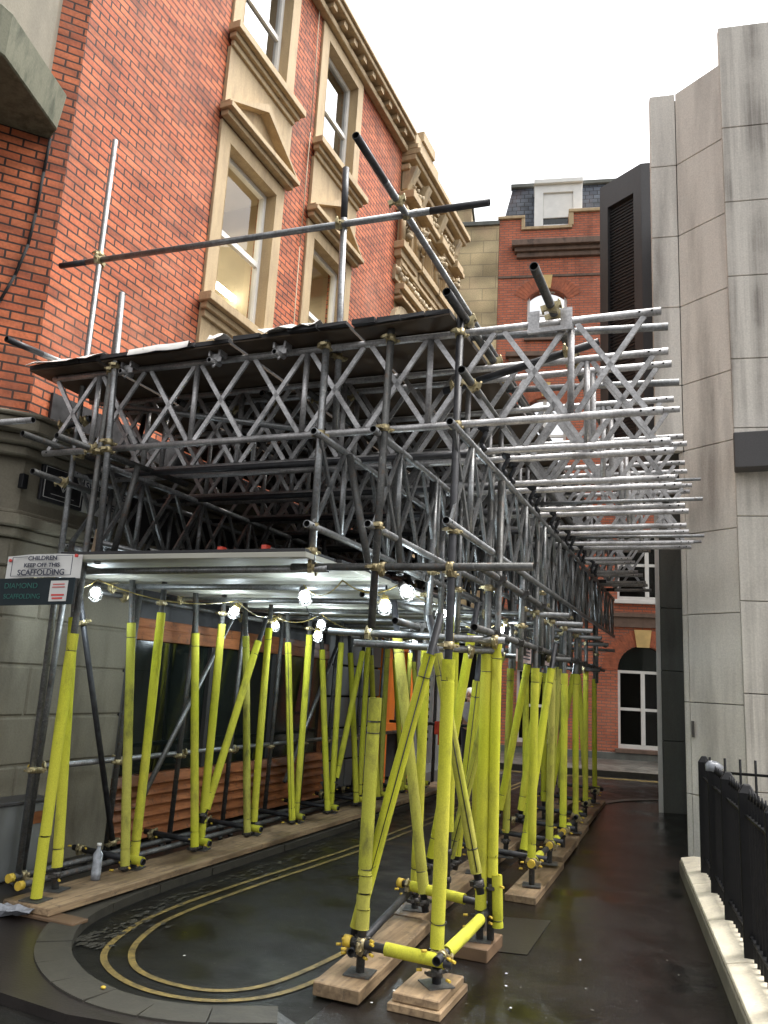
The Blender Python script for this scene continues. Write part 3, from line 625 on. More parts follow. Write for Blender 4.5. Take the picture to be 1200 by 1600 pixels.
voussoirs(.1, 2.28, .64, 1.0, 0.02, math.pi-.02, 34)
for (a,b,zs,rise) in ((-2.93,-1.83,12.55,.28),(-2.98,-1.83,9.25,.32),(-.52,.6,9.25,.32),(.3,1.4,12.55,.28)):
    c = (a+b)/2; h = (b-a)/2; R_ = (h*h+rise*rise)/(2*rise); t = math.asin(h/R_)
    voussoirs(c, zs+rise-R_, R_+.01, R_+.40, math.pi/2-t-.1, math.pi/2+t+.1, 20)
def key(c, z0, z1, w0, w1):
    mb = MB(); mb.hexa([F(c-w0,z0,-.05),F(c+w0,z0,-.05),F(c+w0,z0,.02),F(c-w0,z0,.02),F(c-w1,z1,-.05),F(c+w1,z1,-.05),F(c+w1,z1,.02),F(c-w1,z1,.02)]); mb.build('keystone', 'keystone', fb)
key(.1, 2.86, 3.30, .15, .21); key(-2.38, 12.84, 13.25, .09, .14); key(-2.4, 9.6, 10.0, .09, .14)
mb = MB(); fbx(mb,-3.4,5,14.08,14.26,-.30,0); fbx(mb,-3.32,5,13.95,14.08,-.18,0); fbx(mb,-3.26,5,13.80,13.95,-.10,0)
fbx(mb,-3.5,-1.5,10.72,10.86,-.22,0); fbx(mb,-3.42,-1.58,10.6,10.72,-.12,0); mb.build('brick_cornice', 'dirty_band', fb, bevel=.01)
mb = MB(); fbx(mb,-3.77,5,13.2,13.27,-.03,0); fbx(mb,-3.77,5,3.62,3.72,-.08,0); fbx(mb,-3.77,5,3.46,3.62,-.04,0); fbx(mb,-.6,1.3,3.36,3.46,-.05,0); mb.build('string_course', 'dirty_band', fb)
mb = MB(); fbx(mb,-3.82,-3.04,15.08,15.17,-.07,.4); fbx(mb,-1.80,5,15.2,15.3,-.07,.4); fbx(mb,-3.14,-1.70,14.71,14.80,-.06,.4); fbx(mb,-3.14,-3.04,14.80,15.08,-.05,.36); fbx(mb,-1.80,-1.66,14.80,15.2,-.05,.36)
mb.build('coping', 'bath_stone', fb, bevel=.01)
mb = MB(); mb.hexa([F(-3.76,14.9,.4),F(5,14.9,.4),F(5,14.9,6),F(-3.76,14.9,6),F(-3.45,16.75,1.0),F(5,16.75,1.0),F(5,16.75,6),F(-3.45,16.75,6)]); mb.build('mansard_roof', 'slate', fb)
mb = MB(); fbx(mb,-3.5,5,16.752,16.86,.9,1.1); mb.build('ridge', 'grey_stone', fb)
mb = MB(); fbx(mb,-2.80,-1.38,16.36,16.50,.20,1.6); fbx(mb,-2.78,-2.52,14.82,16.36,.3,1.4); fbx(mb,-1.66,-1.40,14.82,16.36,.3,1.4); fbx(mb,-2.52,-1.66,16.1,16.36,.3,1.4); fbx(mb,-2.52,-1.66,14.82,15.05,.3,1.4); fbx(mb,-2.52,-1.66,15.3,16.1,.36,1.3)
dm = mb.build('dormer', 'white_paint', fb, bevel=.01)
mb = MB(); mb.add([F(-2.52,15.05,.4),F(-1.66,15.05,.4),F(-1.66,15.3,.4),F(-2.52,15.3,.4)], [(0,1,2,3)]); mb.build('pane', 'dark_glass', dm)

st = thing('stone_house', F(-4.3,0), 'plain coursed yellow stone wall wedged between the ornate building and the red brick house', 'house')
MB().slab([(-9,0),(-3.78,0),(-3.78,14.92),(-9,14.92)], [rect(-5.6,-3.95,0,2.95)], (FO.x,FO.y), (FU.x,FU.y), .3).build('wall', 'stone_block', st)
mb = MB(); fbx(mb,-9,-3.77,14.92,15.05,-.06,.35); mb.build('coping', 'grey_stone', st, bevel=.01)
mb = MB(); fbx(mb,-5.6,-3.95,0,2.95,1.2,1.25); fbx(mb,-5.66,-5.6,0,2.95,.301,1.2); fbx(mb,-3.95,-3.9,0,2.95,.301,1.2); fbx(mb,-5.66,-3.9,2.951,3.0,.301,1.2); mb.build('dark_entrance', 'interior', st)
mb = MB(); fbx(mb,-5.05,-4.62,15.05,15.65,.2,.9); cb = mb.build('chimney', 'stone_block', st); mb = MB(); fbx(mb,-5.1,-4.57,15.65,15.75,.15,.95); mb.build('chimney_cap', 'grey_stone', cb)

# ------------------------------------------------------------------ concrete building on the right
cbd = thing('concrete_building', (.5,9.6,0), 'tall pale streaked concrete panel building with folded faces on the right', 'building')
A = V((-.37,9.67,0)); B = V((.17,9.31,0)); Cc = V((6.1,10.27,0)); D = V((-.68,9.62,0))
zt = 9.35
js = [0,.65,1.62,2.58,3.5,4.5,5.32,6.34,7.3,8.3,zt]
def wallpanels(mb, p, q, zs, gap=.004, th=.1, splits=1):
    d = (q-p); L_ = d.length; d.normalize(); nb = V((-d.y,d.x,0))*th
    for k in range(len(zs)-1):
        for j in range(splits):
            a = p+d*(L_*j/splits+gap*(j > 0)); b = p+d*(L_*(j+1)/splits-gap*(j < splits-1)); z0_, z1_ = zs[k]+gap, zs[k+1]-gap
            mb.hexa([(a.x,a.y,z0_),(b.x,b.y,z0_),(b.x+nb.x,b.y+nb.y,z0_),(a.x+nb.x,a.y+nb.y,z0_),(a.x,a.y,z1_),(b.x,b.y,z1_),(b.x+nb.x,b.y+nb.y,z1_),(a.x+nb.x,a.y+nb.y,z1_)])
mb = MB(); wallpanels(mb, A, B, js); mb.build('main_face_panels', 'concrete', cbd, bevel=.006)
mb = MB(); wallpanels(mb, B+V((.0,-.03,0)), Cc, [z+.12 if z else 0 for z in js[:-1]]+[zt+.5], splits=5); mb.build('side_face_panels', 'streaked_concrete', cbd, bevel=.006)
mb = MB(); wallpanels(mb, D, A+V((-.004,-.002,0)), [z for z in js if z > 4.4], th=.12); mb.build('overhang_panels', 'concrete', cbd, bevel=.006)
mb = MB(); wallpanels(mb, V((-.42,9.73,0)), V((-.375,9.69,0)), js[:6]); wallpanels(mb, V((-.5,13.0,0)), V((-.43,9.75,0)), js[:6], splits=3); mb.build('return_panels', 'concrete', cbd, bevel=.004)
mb = MB(); mb.prism([(-.33,9.76),(.19,9.41),(6.1,10.4),(6.1,16),(-.35,16)], 0, zt-.02); mb.prism([(-.66,9.72),(-.34,9.77),(-.36,12.6),(-.66,12.6)], 4.5, zt-.03); mb.build('core', 'grey_stone', cbd)
mb = MB(); mb.box((.16,9.05,4.1),(6.0,9.27,4.5)); mb.build('projecting_box', 'dark_cladding', cbd, bevel=.01)
mb = MB(); mb.box((-.36,9.605,1.25),(-.33,9.64,1.42)); mb.build('wall_fitting', 'dark_fitting', cbd)
mb = MB(); mb.box((-.16,9.48,.35),(-.10,9.515,.62)); mb.build('wall_fitting', 'dark_fitting', cbd)

dk = thing('dark_clad_building', (-.8,13.1,0), 'building with a black metal oriel above and grey stone base standing behind the concrete one', 'building')
mb = MB()
for z0_,z1_ in ((0,1.02),(1.03,2.05),(2.06,3.0),(3.01,4.2),(4.21,5.3)): mb.prism([(-.90,13.06),(-.4,13.24),(-.4,17.4),(-.90,17.0)], z0_, z1_)
mb.build('stone_base', 'grey_stone', dk, bevel=.006)
mb = MB(); mb.prism([(-.965,13.03),(-.902,13.05),(-.902,13.3),(-.965,13.3)], 0, 5.3); mb.build('corner_trim', 'white_paint', dk)
DO = V((-1.78,13.0,0)); DU = V((.84,-.55,0)).normalized(); DN = V((-DU.y,DU.x,0))
MB().slab([(0,5.2),(.88,5.2),(.88,10.42),(0,10.42)], [rect(.17,.72,5.5,9.95)], (DO.x,DO.y), (DU.x,DU.y), .12).build('oriel_frame', 'dark_cladding', dk)
mb = MB(); e = DO+DU*.88; f2 = e+V((.6,.1,0))
mb.prism([(DO.x+.03,DO.y+.13),(e.x-.0,e.y+.125),(f2.x,f2.y+.1),(f2.x,16),(DO.x+.03,16)], 5.2, 10.40)
mb.build('oriel_body', 'dark_cladding', dk)
mb = MB(); mb.prism([(e.x+.002,e.y),(f2.x,f2.y),(f2.x,f2.y+.1),(e.x+.002,e.y+.1)], 5.2, 10.42); mb.build('oriel_side', 'dark_cladding', dk)
mb = MB(); k = 0; z = 5.55
while z < 9.9 and True:
    a = DO+DU*.175+DN*.06; b = DO+DU*.715+DN*.06
    mb.bar((a.x,a.y,z),(b.x,b.y,z), .03, .012); z += .06
mb.build('louvres', 'black_felt', dk)
# ------------------------------------------------------------------ scaffold pieces
def lerp(a, b, t): return V(a)*(1-t)+V(b)*t
def clamp_mesh(mb, c, d, r=.0242, caps=False):
    """one swivel clamp round a tube: two straps, bolts with nuts"""
    c = V(c); d = V(d).normalized(); u = V((0,0,1)) if abs(d.z) < .9 else V((1,0,0)); x = d.cross(u).normalized(); y = d.cross(x)
    a = random.uniform(-.5,.5); x, y = x*math.cos(a)+y*math.sin(a), y*math.cos(a)-x*math.sin(a)
    mb.tube(c-d*.022, c+d*.022, r+.008, 10, 0, False)
    mb.tube(c-x*.055-y*.02, c-x*.055+y*.035, .008, 6, 0, False); mb.tube(c+x*.055-y*.03, c+x*.055+y*.03, .008, 6, 0, False)
    mb.bar(c-x*.062, c+x*.062, .036, .02, d)
    mb.bar(c+y*.01+x*.03, c+y*.045+x*.01, .04, .03, d)
def coupler(parent, c, d, mat='brass_fitting', caps=False, double=None):
    mb = MB(); clamp_mesh(mb, c, d)
    if double is not None: clamp_mesh(mb, V(c)+V(double)*.052, V(d).cross(V(double)) if V(d).cross(V(double)).length > .1 else V((1,0,0)))
    o = mb.build('coupler', mat, parent)
    if caps:
        c = V(c)
        for k in range(2): 
            mb = MB(); s_ = V(((-1,1)[k]*.07, -.045, random.uniform(-.03,.03))); mb.tube(c+s_, c+s_+V((s_.x*.35,-.015,0)), .008, 7, 0, False)
            mb.build('bolt_cap', 'yellow_cap', o)
    return o
def dirn(a, b): return (V(b)-V(a)).normalized()
def steel(name, a, b, label, cat='scaffold tube', group=None, mat='steel', clamps=(), black=(0,0), cmat='brass_fitting', r=.0242, cap=None):
    """one tube as one thing: root mesh for the tube, couplers as children"""
    a = V(a); b = V(b); L_ = (b-a).length; mb = MB()
    k0, k1 = black
    p0, p1 = a, b
    if k0: q = a+dirn(a,b)*k0; mb.tube(a, q, r+.0006, 12, 2, True); p0 = q
    if k1: q = b-dirn(a,b)*k1; mb.tube(q, b, r+.0006, 12, 2, True); p1 = q
    mb.tube(p0, p1, r, 12, 0, True)
    o = mb.build(name, [mat, 'bore', 'black_tube']); tag(o, label, cat, group)
    for t in clamps: coupler(o, a+dirn(a,b)*t, dirn(a,b), cmat)
    if cap:
        q = a if cap == 'a' else b; d = dirn(b,a) if cap == 'a' else dirn(a,b)
        mb = MB(); mb.tube(q-d*.03, q+d*.012, .031, 12, 0, False); mb.build('end_cap', 'yellow_cap', o)
    return o
def sleeve(parent, a, b, r=.036, ties=(.12,-.12), seam=None, mat='foam', wob=.0015, name='foam_sleeve'):
    a = V(a); b = V(b); d = dirn(a,b); L_ = (b-a).length; u = V((0,0,1)) if abs(d.z) < .95 else V((1,0,0))
    x = d.cross(u).normalized(); y = d.cross(x); seg = 16
    if seam is not None:
        e = (V((-.4,0,1.2))-(a+b)/2); seam = int(round(math.atan2(e.dot(y), e.dot(x))/(2*math.pi)*16)) % 16
    seg = 16; n = max(2, int(L_/.12)); mb = MB(); vs = []; fs = []
    tl = [t if t >= 0 else L_+t for t in ties]; ph = random.random()*9
    pos = sorted(set([L_*i/n for i in range(n+1)]+[p for t in tl for p in (t-.012,t,t+.012) if 0 < p < L_]))
    tk = .012
    for p in pos:
        rr = r*(1+.02*math.sin(p*5+ph)); 
        for t in tl:
            if abs(p-t) < .002: rr = r*.90
        c = a+d*p+x*math.sin(p*2.3+ph)*wob*3+y*math.cos(p*1.7+ph)*wob*3
        for i in range(seg):
            an = 2*math.pi*i/seg; r2 = rr+noise.noise(V((c.x*7+math.cos(an), c.y*7+math.sin(an), c.z*7)))*wob
            if seam is not None and i == seam: r2 *= .80
            vs.append(c+(x*math.cos(an)+y*math.sin(an))*r2)
    m_ = len(pos)
    for k in range(m_-1):
        for i in range(seg): fs.append((k*seg+i, k*seg+(i+1)%seg, (k+1)*seg+(i+1)%seg, (k+1)*seg+i))
    mb.add(vs, fs, 0, True)
    for c, sgn in ((a,1),(b,-1)):
        ring = lambda rr, off: [c+d*off*sgn+(x*math.cos(2*math.pi*i/seg)+y*math.sin(2*math.pi*i/seg))*rr for i in range(seg)]
        mb.add(ring(r*1.0,0)+ring(.026,0.002)+ring(.0245,.02), [(i,(i+1)%seg,seg+(i+1)%seg,seg+i) for i in range(seg)]+[(seg+i,seg+(i+1)%seg,2*seg+(i+1)%seg,2*seg+i) for i in range(seg)])
    o = mb.build(name, mat, parent)
    if seam is not None:
        mb = MB(); an = 2*math.pi*seam/seg; off = (x*math.cos(an)+y*math.sin(an))*r*.86; mb.tube(a+off+d*.01, b+off-d*.01, .0035, 5, 0, False); mb.build('seam', 'tie', o)
    for t in tl:
        if 0 < t < L_:
            c = a+d*t; mb = MB(); mb.tube(c-d*.0022, c+d*.0022, r*.955, 16, 0, False)
            tt = random.uniform(0,6.28); e = x*math.cos(tt)+y*math.sin(tt); mb.bar(c+e*r*.9, c+e*r*1.5+d*.02, .003, .002)
            mb.build('cable_tie', 'tie', o)
    return o
def foot(parent, p, z0=.095, plate=.15, jack=.05, ang=0., mat='dull_steel'):
    x, y = p[0], p[1]; mb = MB(); c, s_ = math.cos(ang), math.sin(ang); h = plate/2
    pts = [(x+c*i*h-s_*j*h, y+s_*i*h+c*j*h) for i,j in ((-1,-1),(1,-1),(1,1),(-1,1))]
    mb.prism(pts, z0, z0+.007); mb.build('base_plate', mat, parent)
def padded(x, y, top, label, group, z0=.10, lean=(0,0), foam=None, fmat='foam', ties=(.12,-.12), seam=None, cl=(), cat='scaffold pole', plate=True, tubez=None, name='padded_pole', mat='dull_steel', caps=True, r=.036, pieces=None):
    """standing pole with a foam sleeve: tube, base plate, sleeve(s), couplers"""
    a = V((x,y,z0+.006)); b = V((x+lean[0], y+lean[1], top))
    t = thing(name, (x,y,z0), label, cat, group)
    mb = MB(); mb.tube(a, b, .0242, 12, 0, True); mb.build('tube', [mat,'bore'], t)
    if plate: foot(t, (x,y), z0, .15, ang=random.uniform(-.3,.3) if plate is True else plate)
    d = dirn(a,b); zz = lambda z: a+d*((z-a.z)/d.z)
    for (f0,f1) in (pieces or [foam]): sleeve(t, zz(f0), zz(f1), r, ties if not pieces or f1-f0 > .4 else (), seam, fmat)
    for z in cl: coupler(t, zz(z), d, 'dark_fitting' if z < 1 else 'brass_fitting', caps=caps and z < 1 and (y < 6 or random.random() < .5))
    return t

# ---- lattice beams running across the street
def lattice(name, p, q, h, label, group, bay=.9, first=.46, mat='aluminium', rc=.0242, endtube=True):
    """X-braced beam from p to q (bottom chord), h high between chord centres"""
    p = V(p); q = V(q); d = (q-p).normalized(); L_ = (q-p).length; up = V((0,0,h))
    t = thing(name, p, label, 'lattice beam', group)
    for nm, off in (('bottom_chord', V()), ('top_chord', up)):
        mb = MB(); mb.tube(p+off, q+off, rc, 10, 0, True)
        for e in (p+off+d*.05, q+off-d*.05, q+off-d*.12): mb.tube(e-V((0,.026,0)) if abs(d.x) > .5 else e-V((.026,0,0)), e+V((0,.026,0)) if abs(d.x) > .5 else e+V((.026,0,0)), .007, 6, 1, False)
        mb.build(nm, [mat,'bore'], t)
    s_ = first-bay; r0 = rc*.9
    def brace(a0, a1, lo_first):
        if a0 < 0 or a1 > L_: return
        za, zb = (r0, h-r0) if lo_first else (h-r0, r0)
        MB().bar(p+d*a0+V((0,0,za)), p+d*a1+V((0,0,zb)), .032, .018, d.cross(V((0,0,1))).cross(V((0,0,1))) if False else V((0,0,1)).cross(d)).build('brace', mat, t)
    while s_ < L_:
        if 0 < s_ < L_: mb = MB(); mb.tube(p+d*s_+V((0,0,r0)), p+d*s_+V((0,0,h-r0)), .021, 8, 0, False); mb.build('post', mat, t)
        w = bay/2
        for k in range(2):
            a0 = s_+.035+k*w; a1 = s_+w-.025+k*w; brace(a0, a1, True); brace(a0, a1, False)
        s_ += bay
    return t
def copy_tree(o, parent=None):
    c = o.copy(); C.objects.link(c)
    if parent is not None: c.parent = parent; c.matrix_parent_inverse = o.matrix_parent_inverse.copy()
    for chd in list(o.children): copy_tree(chd, c)
    return c
ZB, HB = 3.255, .615
cross = lattice('lattice_beam', (-4.86,4.50,ZB), (-.28,4.60,ZB), HB, 'nearest crosswise silver lattice beam, its full length in view along the front of the scaffold', 'crosswise lattice beams')
ys = [5.20,5.42,6.12,6.36,7.08,7.30,7.92,8.24,8.82,9.10,9.85,10.15,10.95,11.25,12.0,12.3,12.9]
for i, y in enumerate(ys):
    c = copy_tree(cross); dx = 0 if y < 9.2 else -.72
    c.location = (-4.86+dx+random.uniform(-.03,.03), y-.10, ZB); c['label'] = '%s crosswise silver lattice beam counting back from the front of the scaffold' % ORD[i+2]
    if dx: c['label'] = '%s crosswise lattice beam counting back, its free end stopping short of the grey stone corner' % ORD[i+2]
# ---- beams running along the street, under the crosswise ones
ZL, HL = 2.585, .60
lx = [(-1.46,'rightmost'),(-1.97,'second from the right'),(-2.36,'third from the right'),(-4.40,'second from the left'),(-4.86,'leftmost')]
lm = None
for i,(x,w) in enumerate(lx):
    if lm is None:
        lm = lattice('lattice_beam', (x,4.30,ZL), (x-.20,13.6,ZL), HL, 'rightmost lengthwise grey lattice beam, running back from its open tube end at the front', 'lengthwise lattice beams', .86, .5, 'steel'); c = lm
    else:
        c = copy_tree(lm); c.location = (x, 4.30+(0,.03,-.02,.35,.5)[i], ZL); c['label'] = '%s lengthwise grey lattice beam under the crosswise beams' % (w[0].upper()+w[1:]).lower()

# ---- standards and feet, right row
def board(name, x0,x1,y0,y1,z0,z1,label,group,skew=0.,mat='timber'):
    mb = MB(); mb.hexa([(x0,y0,z0),(x1,y0,z0),(x1+skew,y1,z0),(x0+skew,y1,z0),(x0,y0,z1),(x1,y0,z1),(x1+skew,y1,z1),(x0+skew,y1,z1)])
    return tag(mb.build(name, mat, bevel=.005), label, 'timber board', group)
GB = 'timber sole boards under the poles'
board('sole_board',-2.07,-1.80,4.20,5.60,.012,.082,'long pale timber board under the nearest inner poles, its dark end facing the viewer',GB,-.10)
board('sole_board',-1.66,-1.37,4.24,4.72,.003,.045,'lower short timber pad right at the front, under the nearest outer pole',GB)
board('sole_board',-1.64,-1.385,4.26,4.69,.047,.09,'upper short timber pad carrying the nearest outer pole',GB)
board('sole_board',-1.66,-1.40,5.22,5.60,.003,.08,'dark wet timber pad under the second outer pole',GB,mat='brown_board')
board('sole_board',-2.22,-1.98,5.65,7.9,.003,.08,'worn timber board running back behind the nearest inner board',GB,-.06)
board('sole_board',-2.30,-2.06,7.95,12.9,.003,.08,'far inner timber board below the back poles',GB,-.08)
for i,(a,b) in enumerate(((6.75,8.25),(8.3,9.5),(9.55,10.7),(10.75,11.9),(11.95,13.3))):
    x = -1.68-.07*i; board('sole_board',x,x+.25,a,b,.003+(i%2)*.02,.06+(i%2)*.035,'%s timber board of the outer line beside the wet footway' % ORD[i+1],GB,-.05)
board('sole_board',-4.50,-3.80,4.28,4.42,.052,.075,'thin timber offcut poking out at the front of the left sole board',GB,mat='brown_board')
board('sole_board',-4.42,-4.02,4.30,12.9,.076,.125,'long pale timber board along the left kerb under the padded poles',GB,.0)

GR = 'foam padded poles of the right row'; GD = 'foam padded braces of the right row'
ties = (.12,-.13)
padded(-1.90,4.43,1.545,'nearest inner pole, foam in one long piece and short stubs',GR,.085,foam=None,pieces=[(.31,.41),(.415,.49),(.50,.585),(.59,1.42),(1.43,1.56)],cl=(.25,.19),ties=(.03,-.06),fmat='foam_old',r=.038,plate=.1)
padded(-1.475,4.48,3.95,'nearest outer pole, padded from knee height to head height, standing on the short front pad',GR,.09,foam=(.27,1.80),cl=(.22,.15,1.88,2.30,2.56,3.22,3.83),seam=None,fmat='foam',r=.038,mat='black_tube',plate=.78)
padded(-1.50,5.40,3.3,'second outer pole with thick padding, standing on the dark wet pad',GR,.08,foam=(.26,1.88),cl=(.23,.18,1.95,2.33),r=.038,plate=.2)
padded(-1.435,5.42,3.1,'padded pole doubled against the right side of the second outer pole',GR,.08,foam=(.46,1.97),cl=(.4,),r=.037,plate=False)
t = thing('foam_offcut',(-1.38,5.40,.1),'short loose foam offcut hanging beside the foot of the second outer pole','foam tube'); sleeve(t,(-1.385,5.40,.17),(-1.40,5.40,.48),.034,(.04,),None,'foam')
padded(-2.10,5.82,3.3,'inner pole behind the crossed braces, padded from shin to head height',GR,.08,foam=(.23,1.92),cl=(.2,.14,2.33),plate=.2)
padded(-2.02,6.30,3.3,'bright tall padded inner pole reaching higher than its neighbours',GR,.08,foam=(.55,2.2),cl=(.4,.2),plate=.2)
def brace(a, b, label, group=GD, ft=(.06,-.06), seam=None, fmat='foam', r=.036, ext=(.12,.25), ties_=(.14,-.14), bm='black_tube'):
    a = V(a); b = V(b); d = dirn(a,b); t = thing('padded_brace', a, label, 'padded brace', group)
    mb = MB(); mb.tube(a-d*ext[0], b+d*ext[1], .0242, 12, 0, True); mb.build('tube',[bm,'bore'],t); sleeve(t, a, b, r, ties_, seam, fmat); coupler(t, a-d*.06, d, 'dark_fitting'); return t
brace((-1.97,4.50,.29),(-1.615,4.56,1.83),'dark-seamed padded brace slanting up right from the foot of the nearest inner pole',seam=3,r=.037)
brace((-1.96,5.60,.25),(-2.25,5.60,2.01),'padded brace leaning left between the front poles, its foam split open at the top',fmat='foam_old',r=.038)
brace((-1.43,5.05,.55),(-1.71,4.95,1.85),'padded brace with a dark seam leaning left behind the nearest outer pole',seam=12,fmat='foam_old',r=.034)
brace((-2.06,6.02,.40),(-1.79,6.00,2.05),'padded brace rising right from behind the nearest outer pole to a dark tube end',r=.036)
brace((-2.17,7.02,.24),(-2.00,6.9,1.71),'padded brace rising right just left of the second outer pole',seam=4)
brace((-2.10,6.6,.30),(-1.72,6.6,1.92),'padded brace with a dark seam crossing low behind the second outer pole',seam=3,fmat='foam_old')
steel('scaffold_tube',(-1.95,4.43,1.97),(-1.93,4.44,3.95),'upper bare pole above the capped foam of the nearest inner pole','scaffold pole',None,'dull_steel',clamps=(.36,.62,1.25,1.86))
# short padded transoms at foot level
def rail(a, b, f0, f1, label, caps=True, **k):
    a = V(a); b = V(b); d = dirn(a,b); t = thing('padded_rail', a, label, 'foot rail', 'short rails at foot level')
    mb = MB(); mb.tube(a, b, .0242, 12, 0, True); mb.build('tube',['black_tube','bore'],t)
    if f1 > f0: sleeve(t, a+d*f0, a+d*f1, .034, (), None, 'foam')
    if caps: mb = MB(); mb.tube(a-d*.012, a+d*.03, .032, 12, 0, False); mb.build('end_cap','yellow_cap',t)
    coupler(t, a+d*.09, d, 'brass_fitting', caps=True); return t
rail((-1.98,4.40,.245),(-1.38,4.44,.215),.23,.56,'front foot rail with yellow foam and cap between the two nearest poles')
rail((-1.44,4.36,.24),(-1.46,5.62,.25),.16,.86,'foot rail with yellow foam running back along the outer poles from the front corner',caps=False)
rail((-2.16,5.66,.28),(-1.40,5.50,.26),.10,.52,'second foot rail with yellow foam behind the front frame')
rail((-1.93,4.36,.20),(-2.16,6.1,.22),0,0,'bare grey foot rail running back along the inner poles',caps=False)
# the right row further back
gl = 'scaffold ledgers and transoms'
outer = [(7.1,-1.54),(8.0,-1.57),(8.84,-1.60),(9.9,-1.65),(11.2,-1.74),(12.7,-1.84)]
for i,(y,xo) in enumerate(outer):
    n = ORD[i+3]
    padded(xo, y, 3.3, '%s outer padded pole counting back along the wet footway' % n, GR, .07+.012*(i%2), foam=(.27+.05*random.random(), 1.88+random.uniform(-.05,.1)), cl=(.22,2.33) if i < 4 else (.22,), fmat=random.choice(('foam','foam','foam_old')), plate=.2, lean=(random.uniform(-.02,.02),0))
    rail((xo+.02,y-.12,.26),(xo+.0,y+.60,.26),.12,.42,'foot rail of the outer line with yellow foam at the %s pole' % n, caps=(i<3))
    rail((xo-.62,y+.06,.30),(xo+.12,y+.04,.28),0,0,'bare cross rail at the foot of the %s outer padded pole' % n, caps=False)
    steel('scaffold_tube',(xo-.82,y+.04,2.33),(xo+.30,y+.02,2.31),'bare cross tube above the %s outer padded pole' % n,'scaffold tube',gl,'steel',clamps=(.35,.82))
    if i in (1,4): steel('scaffold_tube',(xo-.67,y-.04,1.98),(xo+.2,y-.05,1.96),'lower bare cross tube at head height on the %s outer pole' % n,'scaffold tube',gl,'dull_steel',clamps=(.2,.66))
for i,(y,xi,l) in enumerate(((7.2,-2.06,0),(8.05,-2.00,.02),(9.3,-2.10,-.03),(10.6,-2.16,.0),(12.2,-2.25,.03))):
    padded(xi, y, 3.3, '%s inner padded pole counting back, beside the lane' % ORD[i+3], GR, .08, foam=(.30, 1.9+random.uniform(-.08,.1)), cl=(.22,) , fmat=random.choice(('foam','foam_old')), plate=.2, lean=(l,0))
for a_, b_, lab in (((-2.06,8.0,.51),(-1.81,8.02,1.90),'padded brace leaning right across the third and fourth outer poles'),
    ((-2.02,8.75,.42),(-1.86,8.80,1.85),'padded brace leaning right behind the third outer pole'),
    ((-1.66,7.30,.30),(-1.52,7.75,1.86),'bright padded brace rising beside the third outer pole'),
    ((-1.78,9.0,.42),(-1.70,9.1,1.92),'padded brace leaning slightly beside the fifth outer pole'),
    ((-2.05,10.4,.35),(-1.78,10.5,1.88),'padded brace leaning right beyond the sixth outer pole'),
    ((-1.80,11.6,.4),(-1.95,11.9,1.9),'farthest padded brace of the right row')):
    brace(a_, b_, lab, fmat=random.choice(('foam','foam_old')))
for i,(x,z,w) in enumerate(((-1.45,2.02,'outer'),(-1.99,2.05,'inner'),(-1.42,2.40,'upper outer'),(-2.0,2.42,'upper inner'))):
    steel('scaffold_tube',(x,4.9,z),(x-.33,13.3,z),'%s dark ledger running back at the heads of the right padded poles' % w,'scaffold tube',gl,'dull_steel',clamps=[.5+.86*k for k in range(9)],cmat='dark_fitting')
# forest of short bare uprights between the heads of the padded poles and the lengthwise beams
k = 0
for i in range(24):
    y = 5.6+i*.33; x = -1.46-.04*(y-4.4)+random.choice((0,.04,-.5,-.46,-.04))
    steel('scaffold_tube',(x,y,1.80+random.uniform(0,.25)),(x+random.uniform(-.02,.02),y+random.uniform(-.03,.03),3.2),'%s short bare upright counting back between padding tops and lattice beams of the right row' % ORD[i+1],'scaffold tube','bare uprights above the padding',random.choice(('steel','dull_steel')),clamps=(random.uniform(.3,.6),))
# front transoms
steel('scaffold_tube',(-2.52,4.42,2.335),(-.98,4.46,2.335),'dark horizontal tube across the front poles just under the lattice ends','scaffold tube',gl,'dull_steel',clamps=(.15,.62,1.05))
steel('scaffold_tube',(-2.62,5.2,1.99),(-1.36,5.34,1.97),'thick horizontal tube at the top of the front padding','scaffold tube',gl,'steel',clamps=(.3,.9,1.2))
steel('scaffold_tube',(-2.3,4.95,1.9),(-1.40,5.44,1.90),'second horizontal tube at the top of the front padding','scaffold tube',gl,'steel',clamps=(.8,))
# ---- left row
GL = 'foam padded poles of the left row'
padded(-4.24,4.40,4.46,'nearest left padded pole, reaching up past the roof edge',GL,.125,foam=None,pieces=[(.14,.52),(.53,1.87)],lean=(.04,.02),cl=(2.4,3.2,3.84),ties=(-.12,),r=.037,plate=.1)
padded(-4.33,4.66,2.5,'padded pole right behind the nearest left pole, leaning slightly away',GL,.125,foam=(.27,2.0),lean=(-.2,0),cl=(.22,),plate=.2)
lb = [5.46,6.35,7.21,8.09,8.93,9.74,10.42,11.3,12.1]
for i, y in enumerate(lb):
    n = ORD[i+2]; hi = 2.09+random.uniform(-.02,.06)
    padded(-4.32, y, 2.62, '%s upright padded pole counting back along the left kerb' % n, GL, .125, foam=(.21+.02*(i%3), hi), cl=(.19,2.2), fmat=random.choice(('foam','foam','foam_old')), plate=.25)
    padded(-4.29, y-.13, 2.62, '%s left padded pole counting back that leans towards the shopfront' % n, GL, .125, foam=(.17, hi-.1), lean=(-.29,0), cl=(.16,), fmat=random.choice(('foam','foam_old')), plate=False, seam=(4 if i == 3 else None))
    steel('scaffold_tube',(-4.87,y-.58,.06),(-4.80,y-.60,2.62),'%s bare pole counting back along the wall behind the left padded row' % ORD[i+1],'scaffold tube','bare poles against the left wall','dull_steel',clamps=(.8,))
    rail((-4.95,y+.02,.20),(-4.20,y-.03,.19),.62,.74,'short foam-ended cross rail at the foot of the %s left pair of poles' % n, caps=False)
GE = 'foam padded braces of the left row'
brace((-4.31,6.36,.46),(-4.29,6.98,1.98),'padded brace slanting away to the right from the third left pole',GE)
